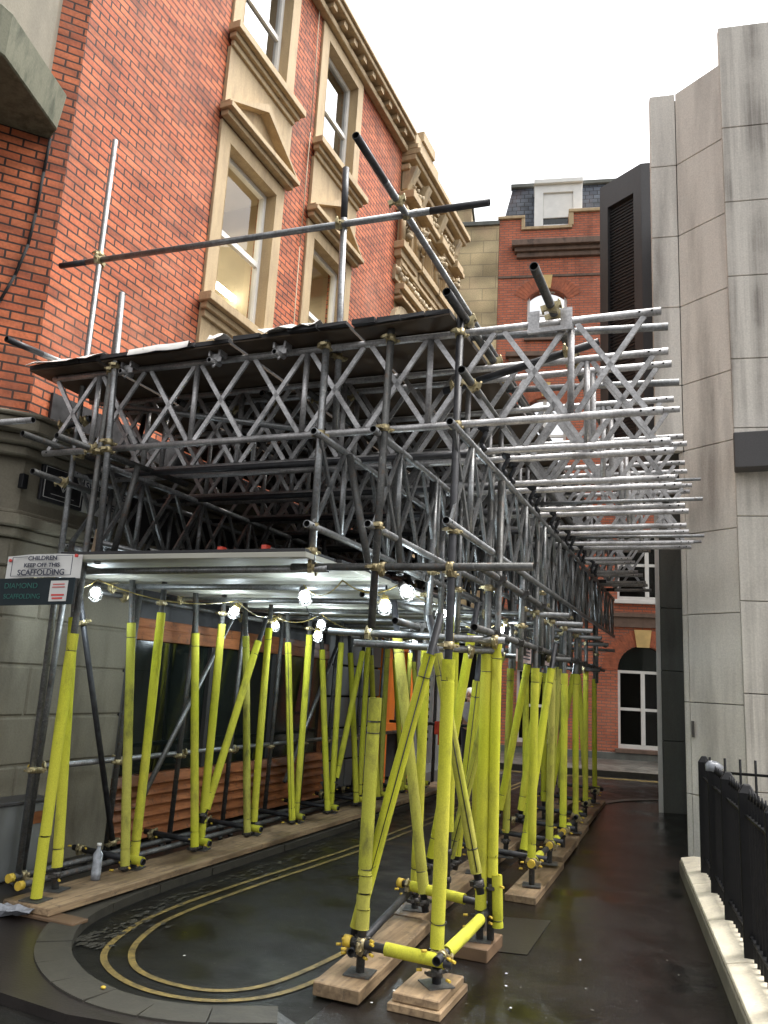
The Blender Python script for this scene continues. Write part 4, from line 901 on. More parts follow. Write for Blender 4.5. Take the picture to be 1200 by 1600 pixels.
brace((-4.31,9.00,.51),(-4.29,9.53,2.02),'padded brace slanting right further back, dark tube at its top',GE)
steel('scaffold_tube',(-4.78,6.0,.45),(-4.7,7.15,2.3),'thin silver diagonal behind the left padded poles, in front of the shop glass','scaffold tube','bare diagonals','steel')
steel('scaffold_tube',(-4.78,8.6,.45),(-4.7,9.75,2.3),'second thin silver diagonal deeper along the shopfront','scaffold tube','bare diagonals','steel')
steel('scaffold_tube',(-4.80,5.8,.12),(-4.82,5.0,2.3),'dark diagonal tube on the stone pier behind the nearest left poles','scaffold tube','bare diagonals','black_tube',clamps=(.1,2.0))
steel('scaffold_tube',(-4.90,4.86,.87),(-4.83,12.4,.90),'waist-high ledger along the left wall with a yellow cap at its near end','scaffold tube',gl,'steel',clamps=(.08,.95,1.85,2.75),cap='a')
steel('scaffold_tube',(-4.76,4.66,.14),(-4.70,12.6,.15),'foot ledger nearest the wall, yellow cap at its near end','scaffold tube',gl,'dull_steel',clamps=(.12,),cap='a')
steel('scaffold_tube',(-4.52,4.52,.15),(-4.50,12.6,.15),'foot ledger beside the left padded poles, yellow cap at its near end','scaffold tube',gl,'dull_steel',clamps=(.12,),cap='a')
steel('scaffold_tube',(-4.76,4.74,.055),(-4.82,4.74,6.2),'tallest bare pole, rising from the pavement up past the handrail at the left corner','scaffold pole',None,'steel',clamps=(.82,3.28,3.95,5.03))
# the corner tube behind it that shows above the roof edge
steel('scaffold_tube',(-4.05,4.36,2.36),(-4.19,4.40,4.47),'bare pole of the left front corner ending just above the roof boards','scaffold pole',None,'steel',clamps=(.84,.9,1.5))
# ---- front corner bits at the left
steel('scaffold_tube',(-4.86,4.0,4.0),(-4.80,4.72,4.02),'short tube with a black end jutting towards the viewer at roof level on the left','scaffold tube','short tubes at the left corner','steel',clamps=(.68,),black=(.32,0))
steel('scaffold_tube',(-4.72,4.15,3.30),(-4.66,5.4,3.30),'lower left of two open tube ends under the left end of the front beam','scaffold tube','short tubes at the left corner','dull_steel',clamps=(.55,))
steel('scaffold_tube',(-4.33,4.10,3.24),(-4.16,5.4,3.20),'right one of two open tube ends under the left end of the front beam','scaffold tube','short tubes at the left corner','dull_steel',clamps=(.3,))
steel('scaffold_tube',(-4.62,4.2,3.02),(-4.66,5.0,3.02),'open tube end in front of the black and white street sign','scaffold tube','short tubes at the left corner','dull_steel',clamps=(.3,))
steel('scaffold_tube',(-6.4,4.3,3.50),(-4.80,4.3,3.46),'pale tube entering from the left edge below the brickwork','scaffold tube',None,'aluminium')
steel('scaffold_tube',(-4.86,4.62,3.50),(-4.55,4.62,3.56),'short black tube clamped across the tallest pole','scaffold tube','short tubes at the left corner','black_tube',clamps=(.05,.27))
steel('scaffold_tube',(-4.80,4.85,3.80),(-2.7,4.95,3.42),'slim silver tube slanting down behind the front beam','scaffold tube','bare diagonals','steel')
steel('scaffold_tube',(-4.02,4.62,3.14),(-4.16,4.62,2.44),'short diagonal prop beneath the left end of the front beam','scaffold tube','bare diagonals','dull_steel')
# ---- guard rail above the roof
steel('guard_rail',(-5.09,4.60,4.955),(-1.36,4.66,4.84),'long black-ended handrail above the scaffold roof, crossing in front of the brick windows','guard rail',None,'steel',clamps=(.42,2.62,3.14),black=(.28,.42))
steel('scaffold_tube',(-2.40,4.66,3.30),(-2.475,4.68,5.36),'upright post of the handrail, black along its top and foot','scaffold pole',None,'steel',clamps=(.55,1.58),black=(.0,.42))
steel('guard_rail',(-1.95,3.78,4.86),(-1.97,11.6,4.74),'handrail running back along the right roof edge, black end jutting at the viewer','guard rail',None,'steel',clamps=(.68,),black=(.46,0))
steel('scaffold_tube',(-2.40,4.44,3.87),(-2.37,4.40,2.35),'bare upright under the roof left of the padded front poles','scaffold pole',None,'steel',clamps=(.04,.66,1.28,1.44))
steel('scaffold_tube',(-2.05,4.9,3.14),(-1.93,4.8,2.34),'leaning bare tube behind the front lattice ends','scaffold tube','bare diagonals','dull_steel')
steel('scaffold_tube',(-2.30,4.7,3.14),(-2.06,4.6,2.34),'leaning bare tube between the left two lattice ends','scaffold tube','bare diagonals','dull_steel')
for i in range(5): steel('scaffold_tube',(-1.97-.0*i,6.2+1.35*i,3.3),(-1.98,6.2+1.35*i,4.80),'%s upright carrying the roof edge handrail counting back' % ORD[i+1],'scaffold pole','posts of the roof edge handrail','steel',clamps=(1.4,))
# dark ledgers on the top chords at the right
steel('scaffold_tube',(-1.45,4.12,3.93),(-1.47,7.4,3.95),'dark tube end pointing up at the viewer at the right corner of the roof','scaffold tube',None,'dull_steel',clamps=(.42,1.1,1.4),black=(.34,0),r=.0265)
steel('scaffold_tube',(-.90,3.98,3.93),(-.94,9.3,3.95),'open tube end on top of the front beam, in front of the arched window','scaffold tube',None,'dull_steel',clamps=(.5,.62,1.2,1.4),r=.0265)
steel('scaffold_tube',(-1.35,4.15,3.44),(-1.50,9.9,3.40),'open tube end inside the front beam just right of the roof corner','scaffold tube',None,'dull_steel',clamps=(.22,),r=.025)
steel('scaffold_tube',(-1.70,4.86,3.60),(-.66,4.76,3.79),'black diagonal tube crossing behind the front beam on the right','scaffold tube',None,'black_tube',clamps=(.08,.86),r=.025)
steel('scaffold_tube',(-1.75,4.82,3.97),(-.26,4.90,3.905),'long bright tube just behind the top chord of the front beam, reaching the concrete wall','scaffold tube','bright tubes reaching towards the concrete wall','steel')
steel('scaffold_tube',(-1.7,5.75,3.93),(-.24,5.80,3.88),'bright tube a little deeper ending at the concrete wall','scaffold tube','bright tubes reaching towards the concrete wall','steel')
for i,(y,z) in enumerate(((7.0,3.3),(8.4,3.25),(8.5,3.86),(9.0,3.30))): steel('scaffold_tube',(-1.9,y,z),(-.13-.02*i,y+.04,z),'%s thin spigot-ended tube sticking out between the crosswise beams' % ORD[i+1],'scaffold tube','thin tubes between the crosswise beams','steel',r=.017)
steel('scaffold_tube',(-2.42,9.9,3.3),(-2.42,10.0,5.6),'far upright rising in front of the red brick house','scaffold pole',None,'steel')
# black ratchet-like bindings where the crosswise beams sit on the lengthwise one
for i, y in enumerate([4.6]+ys[:12]):
    x = -1.46-.0215*(y-4.3)+.12; mb = MB(); mb.path([(x,y,ZB+.03),(x+.03,y,ZB-.05),(x-.01,y+.02,ZB-.12),(x+.02,y,ZB-.17)], .016, 6); mb.ball((x+.01,y,ZB-.02), .034, 7, 5, 0, (1,1,1), .3)
    tag(mb.build('beam_clamp','black_tube'), '%s black beam clamp counting back under the crosswise beams' % ORD[i+1], 'clamp', 'black beam clamps')
# clips hanging on the front top chord
for i,(x,w) in enumerate(((-4.07,'left'),(-3.28,'middle'),(-2.75,'right'))):
    mb = MB(); z = ZB+HB; y = 4.47
    mb.box((x-.045,y-.035,z-.05),(x+.045,y-.028,z+.01)); mb.box((x-.05,y-.06,z-.012),(x-.035,y+.03,z+.03)); mb.box((x+.035,y-.06,z-.012),(x+.05,y+.03,z+.03)); mb.tube((x-.01,y-.1,z-.06),(x,y+.02,z-.05),.02,10,0); mb.tube((x,y-.06,z-.1),(x,y-.01,z-.03),.009,6,0,False)
    tag(mb.build('beam_clip',['aluminium','bore'],bevel=0), 'silver clip, the %s one of three hanging on the top chord of the front beam' % w, 'clamp', 'silver clips on the front beam')
mb = MB(); mb.box((-1.06,4.555,3.80),(-.99,4.565,3.95)); mb.box((-.86,4.555,3.80),(-.79,4.565,3.95)); mb.box((-1.06,4.54,3.80),(-.79,4.555,3.83)); tag(mb.build('beam_bracket','aluminium'),'flat silver bracket plates behind the open tube end on the front beam','bracket')

for i in range(9):
    y = 5.0+i*.92
    steel('scaffold_tube',(-4.95,y,3.20),(-1.5,y+.03,3.20),'%s dark cross tube counting back in the gloom between the two decks' % ORD[i+1],'scaffold tube','dark tubes between the decks','black_tube')
    steel('scaffold_tube',(-4.9+.1*(i%3),y+.3,2.46),(-4.7+.25*(i%4),y+.42,3.86),'%s dark upright counting back against the added shade sheets between the decks' % ORD[i+1],'scaffold tube','dark tubes between the decks','dull_steel')
for i,x in enumerate((-4.1,-3.7,-3.3,-2.9,-2.62)): steel('scaffold_tube',(x,5.1,3.83-.02*(i%2)),(x+.03,12.8,3.83),'%s purlin tube from the left under the roof boards' % ORD[i+1],'scaffold tube','dark tubes between the decks','dull_steel',clamps=(.2,))
for i,(x,y) in enumerate(((-3.9,7.2),(-3.1,8.0),(-3.6,9.4),(-2.8,10.2),(-4.2,11.2),(-3.2,11.9),(-2.7,8.9),(-4.3,8.3))): steel('scaffold_tube',(x,y,2.46),(x+random.uniform(-.1,.1),y,3.86),'%s dark inner upright in the gloom between the decks' % ORD[i+1],'scaffold tube','dark tubes between the decks','dull_steel',clamps=(.4,1.1))
# ---- roof boards over the beams
cols = [(-5.15,-4.30),(-4.27,-3.12),(-3.09,-2.20),(-2.17,-1.50)]
k = 0
for j,(y0,y1) in enumerate(((4.36,6.5),(6.55,8.7),(8.75,10.9),(10.95,12.9))):
    for i,(x0,x1) in enumerate(cols):
        if i == 0 and j == 0: x0 = -4.98
        z = ZB+HB+.026+.004*((i+j)%3); t = thing('roof_board',(x0,y0,z),'%s, %s' % (('leftmost','second from left','third from left','rightmost')[i]+' black-edged roof board', ('at the front edge of the scaffold roof','in the second row of the roof','in the third row of the roof','in the back row of the roof')[j]),'roof board','black edged boards roofing the scaffold')
        sk = random.uniform(-.02,.02); mb = MB(); mb.hexa([(x0,y0+sk,z),(x1,y0-sk,z),(x1,y1,z),(x0,y1,z),(x0,y0+sk,z+.012),(x1,y0-sk,z+.012),(x1,y1,z+.012),(x0,y1,z+.012)]); mb.build('plywood','ply',t)
        mb = MB(); n = 4
        for q in range(n):
            xa = x0+(x1-x0)*q/n+.004; xb = x0+(x1-x0)*(q+1)/n-.004; dz = random.uniform(0,.016); yy = y0-.02+random.uniform(-.02,.02)
            mb.hexa([(xa,yy,z+.013),(xb,yy+random.uniform(-.01,.01),z+.013),(xb,y1-.02,z+.013),(xa,y1-.02,z+.013),(xa,yy,z+.036+dz),(xb,yy,z+.035+dz+random.uniform(-.006,.006)),(xb,y1-.02,z+.04),(xa,y1-.02,z+.04)])
        mb.build('felt','black_felt',t)
def sheet(name, pts, z, label, amp=.02, mat='poly'):
    """crumpled plastic: pts = outline along the front edge as (x, y0, y1)"""
    mb = MB(); n = len(pts); rows = 5; vs = []
    for (x,y0,y1) in pts:
        for r_ in range(rows):
            y = y0+(y1-y0)*r_/(rows-1); vs.append((x, y, z+random.uniform(0,amp)-(.045 if r_ == 0 else 0)))
    fs = [(i*rows+r_,(i+1)*rows+r_,(i+1)*rows+r_+1,i*rows+r_+1) for i in range(n-1) for r_ in range(rows-1)]
    vt = [(a,b,c+.004) for a,b,c in vs]; m_ = len(vs)
    mb.add(vs, fs, 0, True); mb.add(vt, fs, 0, True)
    return tag(mb.build(name, mat), label, 'plastic sheet', 'scraps of white sheeting on the roof edge')
sheet('plastic_sheet',[(-4.96+i*.1,4.28+random.uniform(-.02,.02),4.6) for i in range(8)],ZB+HB+.085,'pale sheet draped over the far left end of the roof edge')
sheet('plastic_sheet',[(-3.98+i*.09,4.30+random.uniform(-.015,.02),4.34+.03*random.random()) for i in range(7)],ZB+HB+.07,'thin pale strip along the roof edge right of the left corner pole',.01)
sheet('plastic_sheet',[(-2.86+i*.055,4.29+random.uniform(-.02,.02),4.55) for i in range(9)],ZB+HB+.09,'crumpled white sheet on the roof edge beside the handrail post',.035)
sheet('plastic_sheet',[(-3.28+i*.04,4.29+random.uniform(-.02,.02),4.45) for i in range(4)],ZB+HB+.085,'small torn scrap of white sheet at the middle of the roof edge',.03)

# ---- walkway deck over the pavement with work lamps beneath
k = 0; y = 4.28; i = 0
while y < 12.6:
    w = .44; x1 = -2.33+random.uniform(-.03,.02)
    mb = MB(); mb.box((-4.32 if i < 2 else -4.97, y, 2.375),(x1, y+w, 2.41)); t = tag(mb.build('deck_board','cream_board',bevel=.003), '%s cream deck board counting back over the lit walkway' % ORD[i+1] if i else 'front cream deck board over the lit walkway, seen edge on', 'deck board', 'cream boards decking the walkway')
    mb = MB(); mb.box((-4.32 if i < 2 else -4.97, y+.003, 2.412),(x1-.01, y+w-.003, 2.432)); mb.build('felt','black_felt',t)
    y += w+.012; i += 1
for i in range(9):
    y = 4.42+i*.95; steel('scaffold_tube',(-4.98,y+.12 if i==0 else y,2.325),(-2.26,y,2.325),'%s cross tube counting back under the cream deck boards' % ORD[i+1],'scaffold tube','tubes under the deck','steel',clamps=(.2,))
for i,(x,w) in enumerate(((-4.87,'wall side'),(-2.42,'lane side'))): steel('scaffold_tube',(x,5.3,2.27),(x,12.8,2.27),'%s ledger running back beneath the deck tubes' % w,'scaffold tube','tubes under the deck','dull_steel',clamps=(.3,2.2,4.1))
mb = MB(); mb.box((-4.30,4.30,2.435),(-4.0,4.34,2.44)); 
def ladder(p, q, w, label, name='ladder'):
    p = V(p); q = V(q); d = dirn(p,q); s_ = V((0,0,1)).cross(d).normalized()*w/2; t = thing(name, p, label, 'ladder'); 
    for sg in (-1,1):
        mb = MB(); mb.bar(p+s_*sg, q+s_*sg, .028, .06); st_ = mb.build('stile','aluminium',t)
        mb = MB(); mb.bar(p+s_*sg-d*.03, p+s_*sg+d*.02, .04, .075); mb.build('end_cap','red_plastic',st_)
    n = int((q-p).length/.28)
    for j in range(n): mb = MB(); c = p+d*(.15+.28*j); mb.tube(c-s_, c+s_, .014, 8, 0, False); mb.build('rung','aluminium',t)
ladder((-3.02,4.62,2.475),(-2.7,7.8,2.475),.38,'aluminium ladder with red end caps lying on the walkway deck')
for i in range(5): 
    x = -3.95+i*.17+random.uniform(-.04,.04); steel('scaffold_tube',(x,4.55+random.uniform(0,.3),2.46+.02*(i%2)),(x+.3,7.4,2.46),'%s spare tube from the left lying loose on the walkway deck' % ORD[i+1],'scaffold tube','spare tubes stored on the deck','dull_steel')
mb = MB(); mb.bar((-4.16,4.42,2.44),(-4.14,4.42,2.62),.03,.012); tag(mb.build('timber_offcut','timber'),'small upright timber offcut at the left end of the walkway deck','timber')
# hanging lamps
lamps = [(-4.60,4.98,2.28),(-4.10,6.25,2.26),(-2.88,5.25,2.29),(-4.50,7.60,2.25),(-3.86,7.45,2.26),(-3.83,7.35,2.14),(-2.02,5.08,2.30),(-2.26,5.35,2.24),(-2.12,6.30,2.29),(-2.5,7.75,2.28),(-4.2,11.2,2.28),(-2.10,8.05,2.27),(-1.98,10.7,2.26)]
where = ['nearest the keep-off sign at the left','above the second left pole, in front of the shop','brightest in the middle of the walkway, near the deck corner','over the third left pole','upper one of a pair over the fourth left pole','lower one of a pair over the fourth left pole','tilted in its wire guard beside the front inner pole','small one close behind the tilted front lamp','just right of the nearest inner pole','small one above the bright tall pole','tiny one far back at the left of the lane','small one behind the second outer pole','farthest one, over the back of the right row']
for i,(x,y,z) in enumerate(lamps):
    t = thing('work_lamp',(x,y,z),'glowing caged work lamp, '+where[i],'lamp','caged work lamps strung under the deck')
    ax = V((random.uniform(-.5,.5),random.uniform(-.5,.2),-1)).normalized()
    if i == 6: ax = V((.75,-.3,-.7)).normalized()
    c = V((x,y,z)); o_ = MB()
    o_.ball(c+ax*.06, .037, 14, 10); o_.build('bulb','lamp_glow',t)
    mb = MB(); mb.tube(c-ax*.02, c+ax*.02, .03, 10, 0, False, .034); mb.build('cap','yellow_cable' if i%2 else 'dark_fitting',t)
    mb = MB(); u = ax.cross(V((0,1,0))).normalized(); v_ = ax.cross(u)
    for s_ in range(6):
        an = s_*math.pi/3; e = u*math.cos(an)+v_*math.sin(an); mb.path([c+ax*.02+e*.034, c+ax*.05+e*.052, c+ax*.10+e*.050, c+ax*.125+e*.02, c+ax*.13], .0022, 4)
    for hh, rr in ((.05,.052),(.10,.050)):
        pts = [c+ax*hh+(u*math.cos(s_*math.pi/6)+v_*math.sin(s_*math.pi/6))*rr for s_ in range(13)]; mb.path(pts, .0022, 4)
    mb.build('wire_guard','dark_fitting',t)
    Lp = bpy.data.lights.new('lamp_light','POINT'); Lp.energy = 2.4; Lp.color = (.78,.92,1.); Lp.shadow_soft_size = .06
    lo = bpy.data.objects.new('lamp_light', Lp); C.objects.link(lo); lo.location = c+ax*.13; lo.parent = None
def sag(p, q, d=.08, n=8): return [lerp(p,q,t/n)-V((0,0,d*4*(t/n)*(1-t/n))) for t in range(n+1)]
def cable(name, seq, label, mat='yellow_cable'):
    mb = MB(); pts = []
    for a,b in zip(seq[:-1],seq[1:]): pts += sag(a,b,.06+random.random()*.05)
    mb.path(pts, .005, 5); tag(mb.build(name, mat), label, 'cable', 'lamp cables under the deck')
cable('lamp_cable',[(-4.72,4.6,2.33),(-4.60,4.98,2.33),(-4.10,6.25,2.31),(-4.50,7.60,2.30),(-3.86,7.45,2.31),(-4.2,9.4,2.31),(-4.2,11.2,2.31)],'yellow lamp cable looping along the left of the walkway')
cable('lamp_cable',[(-2.88,5.25,2.33),(-2.44,5.0,2.33),(-2.02,5.08,2.33),(-2.12,6.30,2.33),(-2.5,7.75,2.33),(-2.10,8.05,2.33),(-1.98,10.7,2.33)],'yellow lamp cable looping along the lane side poles')
cable('lamp_cable',[(-2.88,5.25,2.33),(-3.4,6.2,2.33),(-3.86,7.45,2.31)],'thin cable crossing the middle of the walkway','cable')
# ------------------------------------------------------------------ signs
sg = thing('warning_sign',(-4.56,4.28,2.35),'white sign reading CHILDREN KEEP OFF THIS SCAFFOLDING at the left corner','sign')
mb = MB(); nx, nz = 12, 5; vs = []
SX,SZ = .10,-.035
x0,x1,za,zb = -4.86+.10,-4.20+.10,2.265-.035,2.43-.035
fr = lambda i,j: (x0+(x1-x0)*i/nx, 4.305+(x1-x0)*i/nx*.05+.006*math.sin(i*1.3), za+(zb-za)*j/nz+.012*(i/nx)+.012*math.sin(i/nx*3.1))
vs = [fr(i,j) for j in range(nz+1) for i in range(nx+1)]; fs = [(j*(nx+1)+i,j*(nx+1)+i+1,(j+1)*(nx+1)+i+1,(j+1)*(nx+1)+i) for j in range(nz) for i in range(nx)]
mb.add(vs, fs, 0, True); mb.add([(a,b+.004,c) for a,b,c in vs], [f[::-1] for f in fs], 0, True); mb.build('panel','sign_white',sg)
su = V((1,.05,.02)); nrm = V((0,-.012,0))
for s_, size, z, sx in (('CHILDREN',.043,2.415,1.25),('KEEP OFF THIS',.040,2.365,1.22),('SCAFFOLDING',.056,2.313,1.13)):
    place_text(text(s_, size, 'lettering', sx=sx, bold=.0008), (-4.53,4.299,z), su, sg)
mb = MB()
for a,b in (((-4.80,2.285),(-4.25,2.295)),((-4.25,2.295),(-4.25,2.432)),((-4.80,2.285),(-4.80,2.42)),((-4.80,2.42),(-4.66,2.425)),((-4.39,2.432),(-4.25,2.432)),((-4.64,2.336),(-4.42,2.34))):
    mb.bar((a[0],4.292+.012*(a[0]+4.5),a[1]),(b[0],4.292+.012*(b[0]+4.5),b[1]),.003,.0035)
mb.build('border','ink',sg)
mb = MB(); mb.tube((-4.83,4.30,2.40),(-4.83,4.29,2.40),.012,8,0,False); mb.tube((-4.225,4.31,2.43),(-4.225,4.295,2.43),.012,8,0,False); mb.build('eyelets','sign_red',sg)
s2 = thing('company_sign',(-4.56,4.28,2.2),'dark green company board with a white notice, hanging under the white warning sign','sign')
mb = MB(); mb.hexa([(-4.90,4.27,2.06),(-4.20,4.31,2.085),(-4.20,4.32,2.085),(-4.90,4.28,2.06),(-4.90,4.27,2.255),(-4.20,4.31,2.27),(-4.20,4.32,2.27),(-4.90,4.28,2.255)]); mb.build('panel','sign_green',s2)
place_text(text('DIAMOND', .055, 'lettering', 'sign_greentext', sx=1.15), (-4.66,4.281,2.205), su, s2); place_text(text('SCAFFOLDING', .05, 'lettering', 'sign_greentext', sx=1.0), (-4.64,4.282,2.13), su, s2)
mb = MB(); mb.hexa([(-4.40,4.296,2.10),(-4.25,4.304,2.105),(-4.25,4.306,2.105),(-4.40,4.298,2.10),(-4.40,4.296,2.245),(-4.25,4.304,2.248),(-4.25,4.306,2.248),(-4.40,4.298,2.245)]); nt_ = mb.build('notice','sign_white',s2)
mb = MB()
for z,w,h in ((2.22,.10,.006),(2.20,.11,.006),(2.145,.11,.012),(2.122,.09,.012)): mb.bar((-4.325-w/2,4.292+.003,z),(-4.325+w/2,4.297+.003,z+.003),.002,h,(0,0,1))
mb.build('red_print','sign_red',s2)
for q in (sg, s2):
    q.location.z += SZ if q is s2 else 0; q.location.x += SX if q is s2 else 0
sg.location.y -= .075; s2.location.y -= .05; s2.location.x -= .04; s2.location.z += .012
for ch_ in sg.children:
    if ch_.name.split('.')[0] != 'panel': ch_.location.x += SX; ch_.location.z += SZ; ch_.location.y += .005
ss = thing('street_sign',(XW,5.3,3.15),'SHERBORNE LANE street name plate with black crest panel on the stone wall','street sign')
mb = MB(); mb.box((XW-.01,4.82,2.98),(XW+.022,5.30,3.30)); mb.build('crest_panel','black_tube',ss,bevel=.004)
mb = MB(); mb.box((XW-.01,5.302,2.98),(XW+.02,5.84,3.30)); mb.build('name_panel','sign_white',ss,bevel=.004)
def wall_text(s_, size, y, z, mat, sx=1., x=XW+.024): place_text(text(s_, size, 'lettering', mat, sx=sx, bold=.0008), (x,y,z), (0,1,0), ss)
wall_text('SHERBORNE', .095, 5.57, 3.21, 'ink', .98); wall_text('LANE', .085, 5.58, 3.08, 'ink', 1.15)
mb = MB()
for a,b in (((4.85,3.01),(5.27,3.01)),((5.27,3.01),(5.27,3.27)),((5.27,3.27),(4.85,3.27)),((4.85,3.27),(4.85,3.01)),((5.03,3.18),(5.09,3.18)),((5.06,3.22),(5.06,3.10)),((5.02,3.22),(5.02,3.15)),((5.10,3.22),(5.10,3.15)),((5.02,3.22),(5.10,3.22)),((5.02,3.15),(5.06,3.09)),((5.10,3.15),(5.06,3.09)),((4.93,3.05),(5.19,3.05))):
    mb.bar((XW+.024,a[0],a[1]),(XW+.024,b[0],b[1]),.004,.005,(1,0,0))
mb.build('crest','sign_white',ss)
mb = MB(); mb.box((XW+.0,4.60,3.02),(XW+.05,4.66,3.14)); tag(mb.build('wall_bracket','black_iron',bevel=.005),'small black bracket on the stone wall left of the street name plate','bracket')
n1 = thing('notice_board',(-1.62,6.9,1.98),'small pinkish notice hanging at the head of the right row of padded poles','sign')
mb = MB(); mb.box((-1.625,6.75,1.885),(-1.617,7.3,2.07)); mb.build('panel','pale_notice',n1)
mb = MB()
for z in (2.04,2.01,1.98,1.95,1.92): mb.box((-1.616,6.80,z-.006),(-1.6135,7.25,z+.006))
mb.build('print','ink',n1)
n2 = thing('notice_board',(-1.62,7.9,1.96),'dark board with a slanting pale strip, hanging next to the pinkish notice','sign')
mb = MB(); mb.box((-1.66,7.42,1.90),(-1.652,8.4,2.05)); mb.build('panel','sign_green',n2); mb = MB(); mb.box((-1.651,8.05,1.905),(-1.648,8.3,2.045)); mb.build('strip','pale_notice',n2)
# ------------------------------------------------------------------ things further along the lane
vb = thing('banner',(-4.1,12.9,1.0),'tall narrow white banner with dark lettering standing past the orange door','banner')
mb = MB(); mb.box((-4.66,12.92,.40),(-4.50,12.94,1.95)); mb.build('panel','sign_white',vb); mb = MB()
for i in range(9): mb.box((-4.62+.02*(i%2),12.914,.75+i*.12),(-4.55,12.919,.80+i*.12))
mb.build('print','ink',vb)
mb = MB(); mb.tube((-4.46,12.95,.05),(-4.46,12.95,2.3),.03,8,0,False); mb.build('pole','dull_steel',vb)
mb = MB(); mb.box((-4.24,12.30,.90),(-4.10,12.33,1.10)); mb.box((-4.18,12.31,.74),(-4.08,12.335,.91)); tag(mb.build('red_flag','red_plastic',bevel=.01),'small pink and red plastic tag tied to a rail past the orange door','tag')
steel('scaffold_tube',(-5.0,12.3,1.05),(-3.6,12.6,1.05),'dark waist rail crossing in front of the orange door frame','scaffold tube',None,'black_tube')
# person
pr = V((-5.15,17.3,.0)); 
def skin(name, verts, edges, radii, mat, parent, sub=2):
    me = bpy.data.meshes.new(name); me.from_pydata([tuple(v) for v in verts], edges, []); o = bpy.data.objects.new(name, me); C.objects.link(o)
    o.modifiers.new('s','SKIN'); 
    for i, r_ in enumerate(radii): sv = me.skin_vertices[0].data[i]; sv.radius = r_ if hasattr(r_,'__len__') else (r_, r_); sv.use_root = i == 0
    m = o.modifiers.new('sub','SUBSURF'); m.levels = sub; m.render_levels = sub
    dg = bpy.context.evaluated_depsgraph_get(); me2 = bpy.data.meshes.new_from_object(o.evaluated_get(dg)); bpy.data.objects.remove(o)
    me2.materials.clear(); me2.materials.append(M[mat])
    for p in me2.polygons: p.use_smooth = True
    ob_ = bpy.data.objects.new(name, me2); C.objects.link(ob_)
    if parent: ob_.parent = parent; ob_.matrix_parent_inverse = Matrix.Translation(parent.location).inverted()
    return ob_
pe = thing('person', pr, 'person in grey hooded top and dark trousers at the far end, hand to face', 'person')
P_ = lambda x,y,z: pr+V((x,y,z))
skin('body',[P_(0,0,.82),P_(0,0,1.02),P_(0,-.02,1.22),P_(0,-.03,1.32),P_(0,-.05,1.42),P_(0,-.07,1.50),P_(0,-.075,1.56),
  P_(-.17,-.02,1.27),P_(-.22,-.03,1.02),P_(-.17,-.20,.93),P_(-.14,-.25,.92), P_(.17,-.02,1.27),P_(.24,-.08,1.05),P_(.12,-.20,1.28),P_(.05,-.19,1.38),
  P_(-.09,0,.78),P_(-.10,.01,.44),P_(-.10,.02,.10),P_(-.11,-.12,.04),P_(.09,0,.78),P_(.11,-.02,.44),P_(.12,.02,.10),P_(.14,-.12,.04)],
 [(0,1),(1,2),(2,3),(3,4),(4,5),(5,6),(2,7),(7,8),(8,9),(9,10),(2,11),(11,12),(12,13),(13,14),(0,15),(15,16),(16,17),(17,18),(0,19),(19,20),(20,21),(21,22)],
 [(.15,.11),(.15,.11),(.17,.11),(.07,.07),(.055,.06),(.08,.09),(.06,.07),.06,.045,.035,.03,.06,.045,.035,.03,.09,.065,.045,.04,.09,.065,.045,.04],'skin',pe)
skin('hooded_top',[P_(0,0,.86),P_(0,0,1.02),P_(0,-.02,1.2),P_(0,-.02,1.33),P_(-.17,-.02,1.27),P_(-.22,-.03,1.02),P_(-.18,-.17,.95),P_(.17,-.02,1.27),P_(.24,-.08,1.05),P_(.16,-.16,1.2)],
 [(0,1),(1,2),(2,3),(2,4),(4,5),(5,6),(2,7),(7,8),(8,9)],[(.17,.13),(.17,.125),(.19,.13),(.10,.10),.075,.06,.05,.075,.06,.05],'grey_marl',pe)
skin('trousers',[P_(0,0,.86),P_(-.09,0,.76),P_(-.10,.01,.44),P_(-.10,.02,.09),P_(.09,0,.76),P_(.11,-.02,.44),P_(.12,.02,.09)],[(0,1),(1,2),(2,3),(0,4),(4,5),(5,6)],[(.165,.125),.11,.08,.062,.11,.08,.062],'dark_cloth',pe)
mb = MB(); mb.ball(P_(0,-.03,1.50), .135, 14, 10, 0, (.9,.98,1.1)); hd = mb.build('hood','sign_white',pe)
mb = MB(); mb.ball(P_(0,-.105,1.49), .085, 12, 8, 0, (.85,.75,1.15)); mb.ball(P_(0,-.175,1.485), .016, 6, 5, 0, (1,1,1.3)); mb.build('face','skin',pe)
mb = MB(); mb.ball(P_(-.03,-.165,1.505), .011, 6, 5); mb.ball(P_(.03,-.165,1.505), .011, 6, 5); mb.box(P_(-.025,-.172,1.443),P_(.025,-.160,1.45)); mb.build('eyes_and_mouth','dark_cloth',pe)
mb = MB()
for k in range(5): mb.tube(P_(.045-.016*k,-.20,1.385), P_(.035-.016*k,-.205,1.44-.006*abs(k-2)), .009, 6, 0, False)
mb.ball(P_(.02,-.20,1.375), .034, 8, 6, 0, (1.2,.6,1.2)); mb.build('hand','skin',pe)
mb = MB(); mb.box(P_(-.17,-.30,.90),P_(-.13,-.29,1.02)); tag(mb.build('phone','black_tube'),'small dark phone held low by the person at the far end','phone')
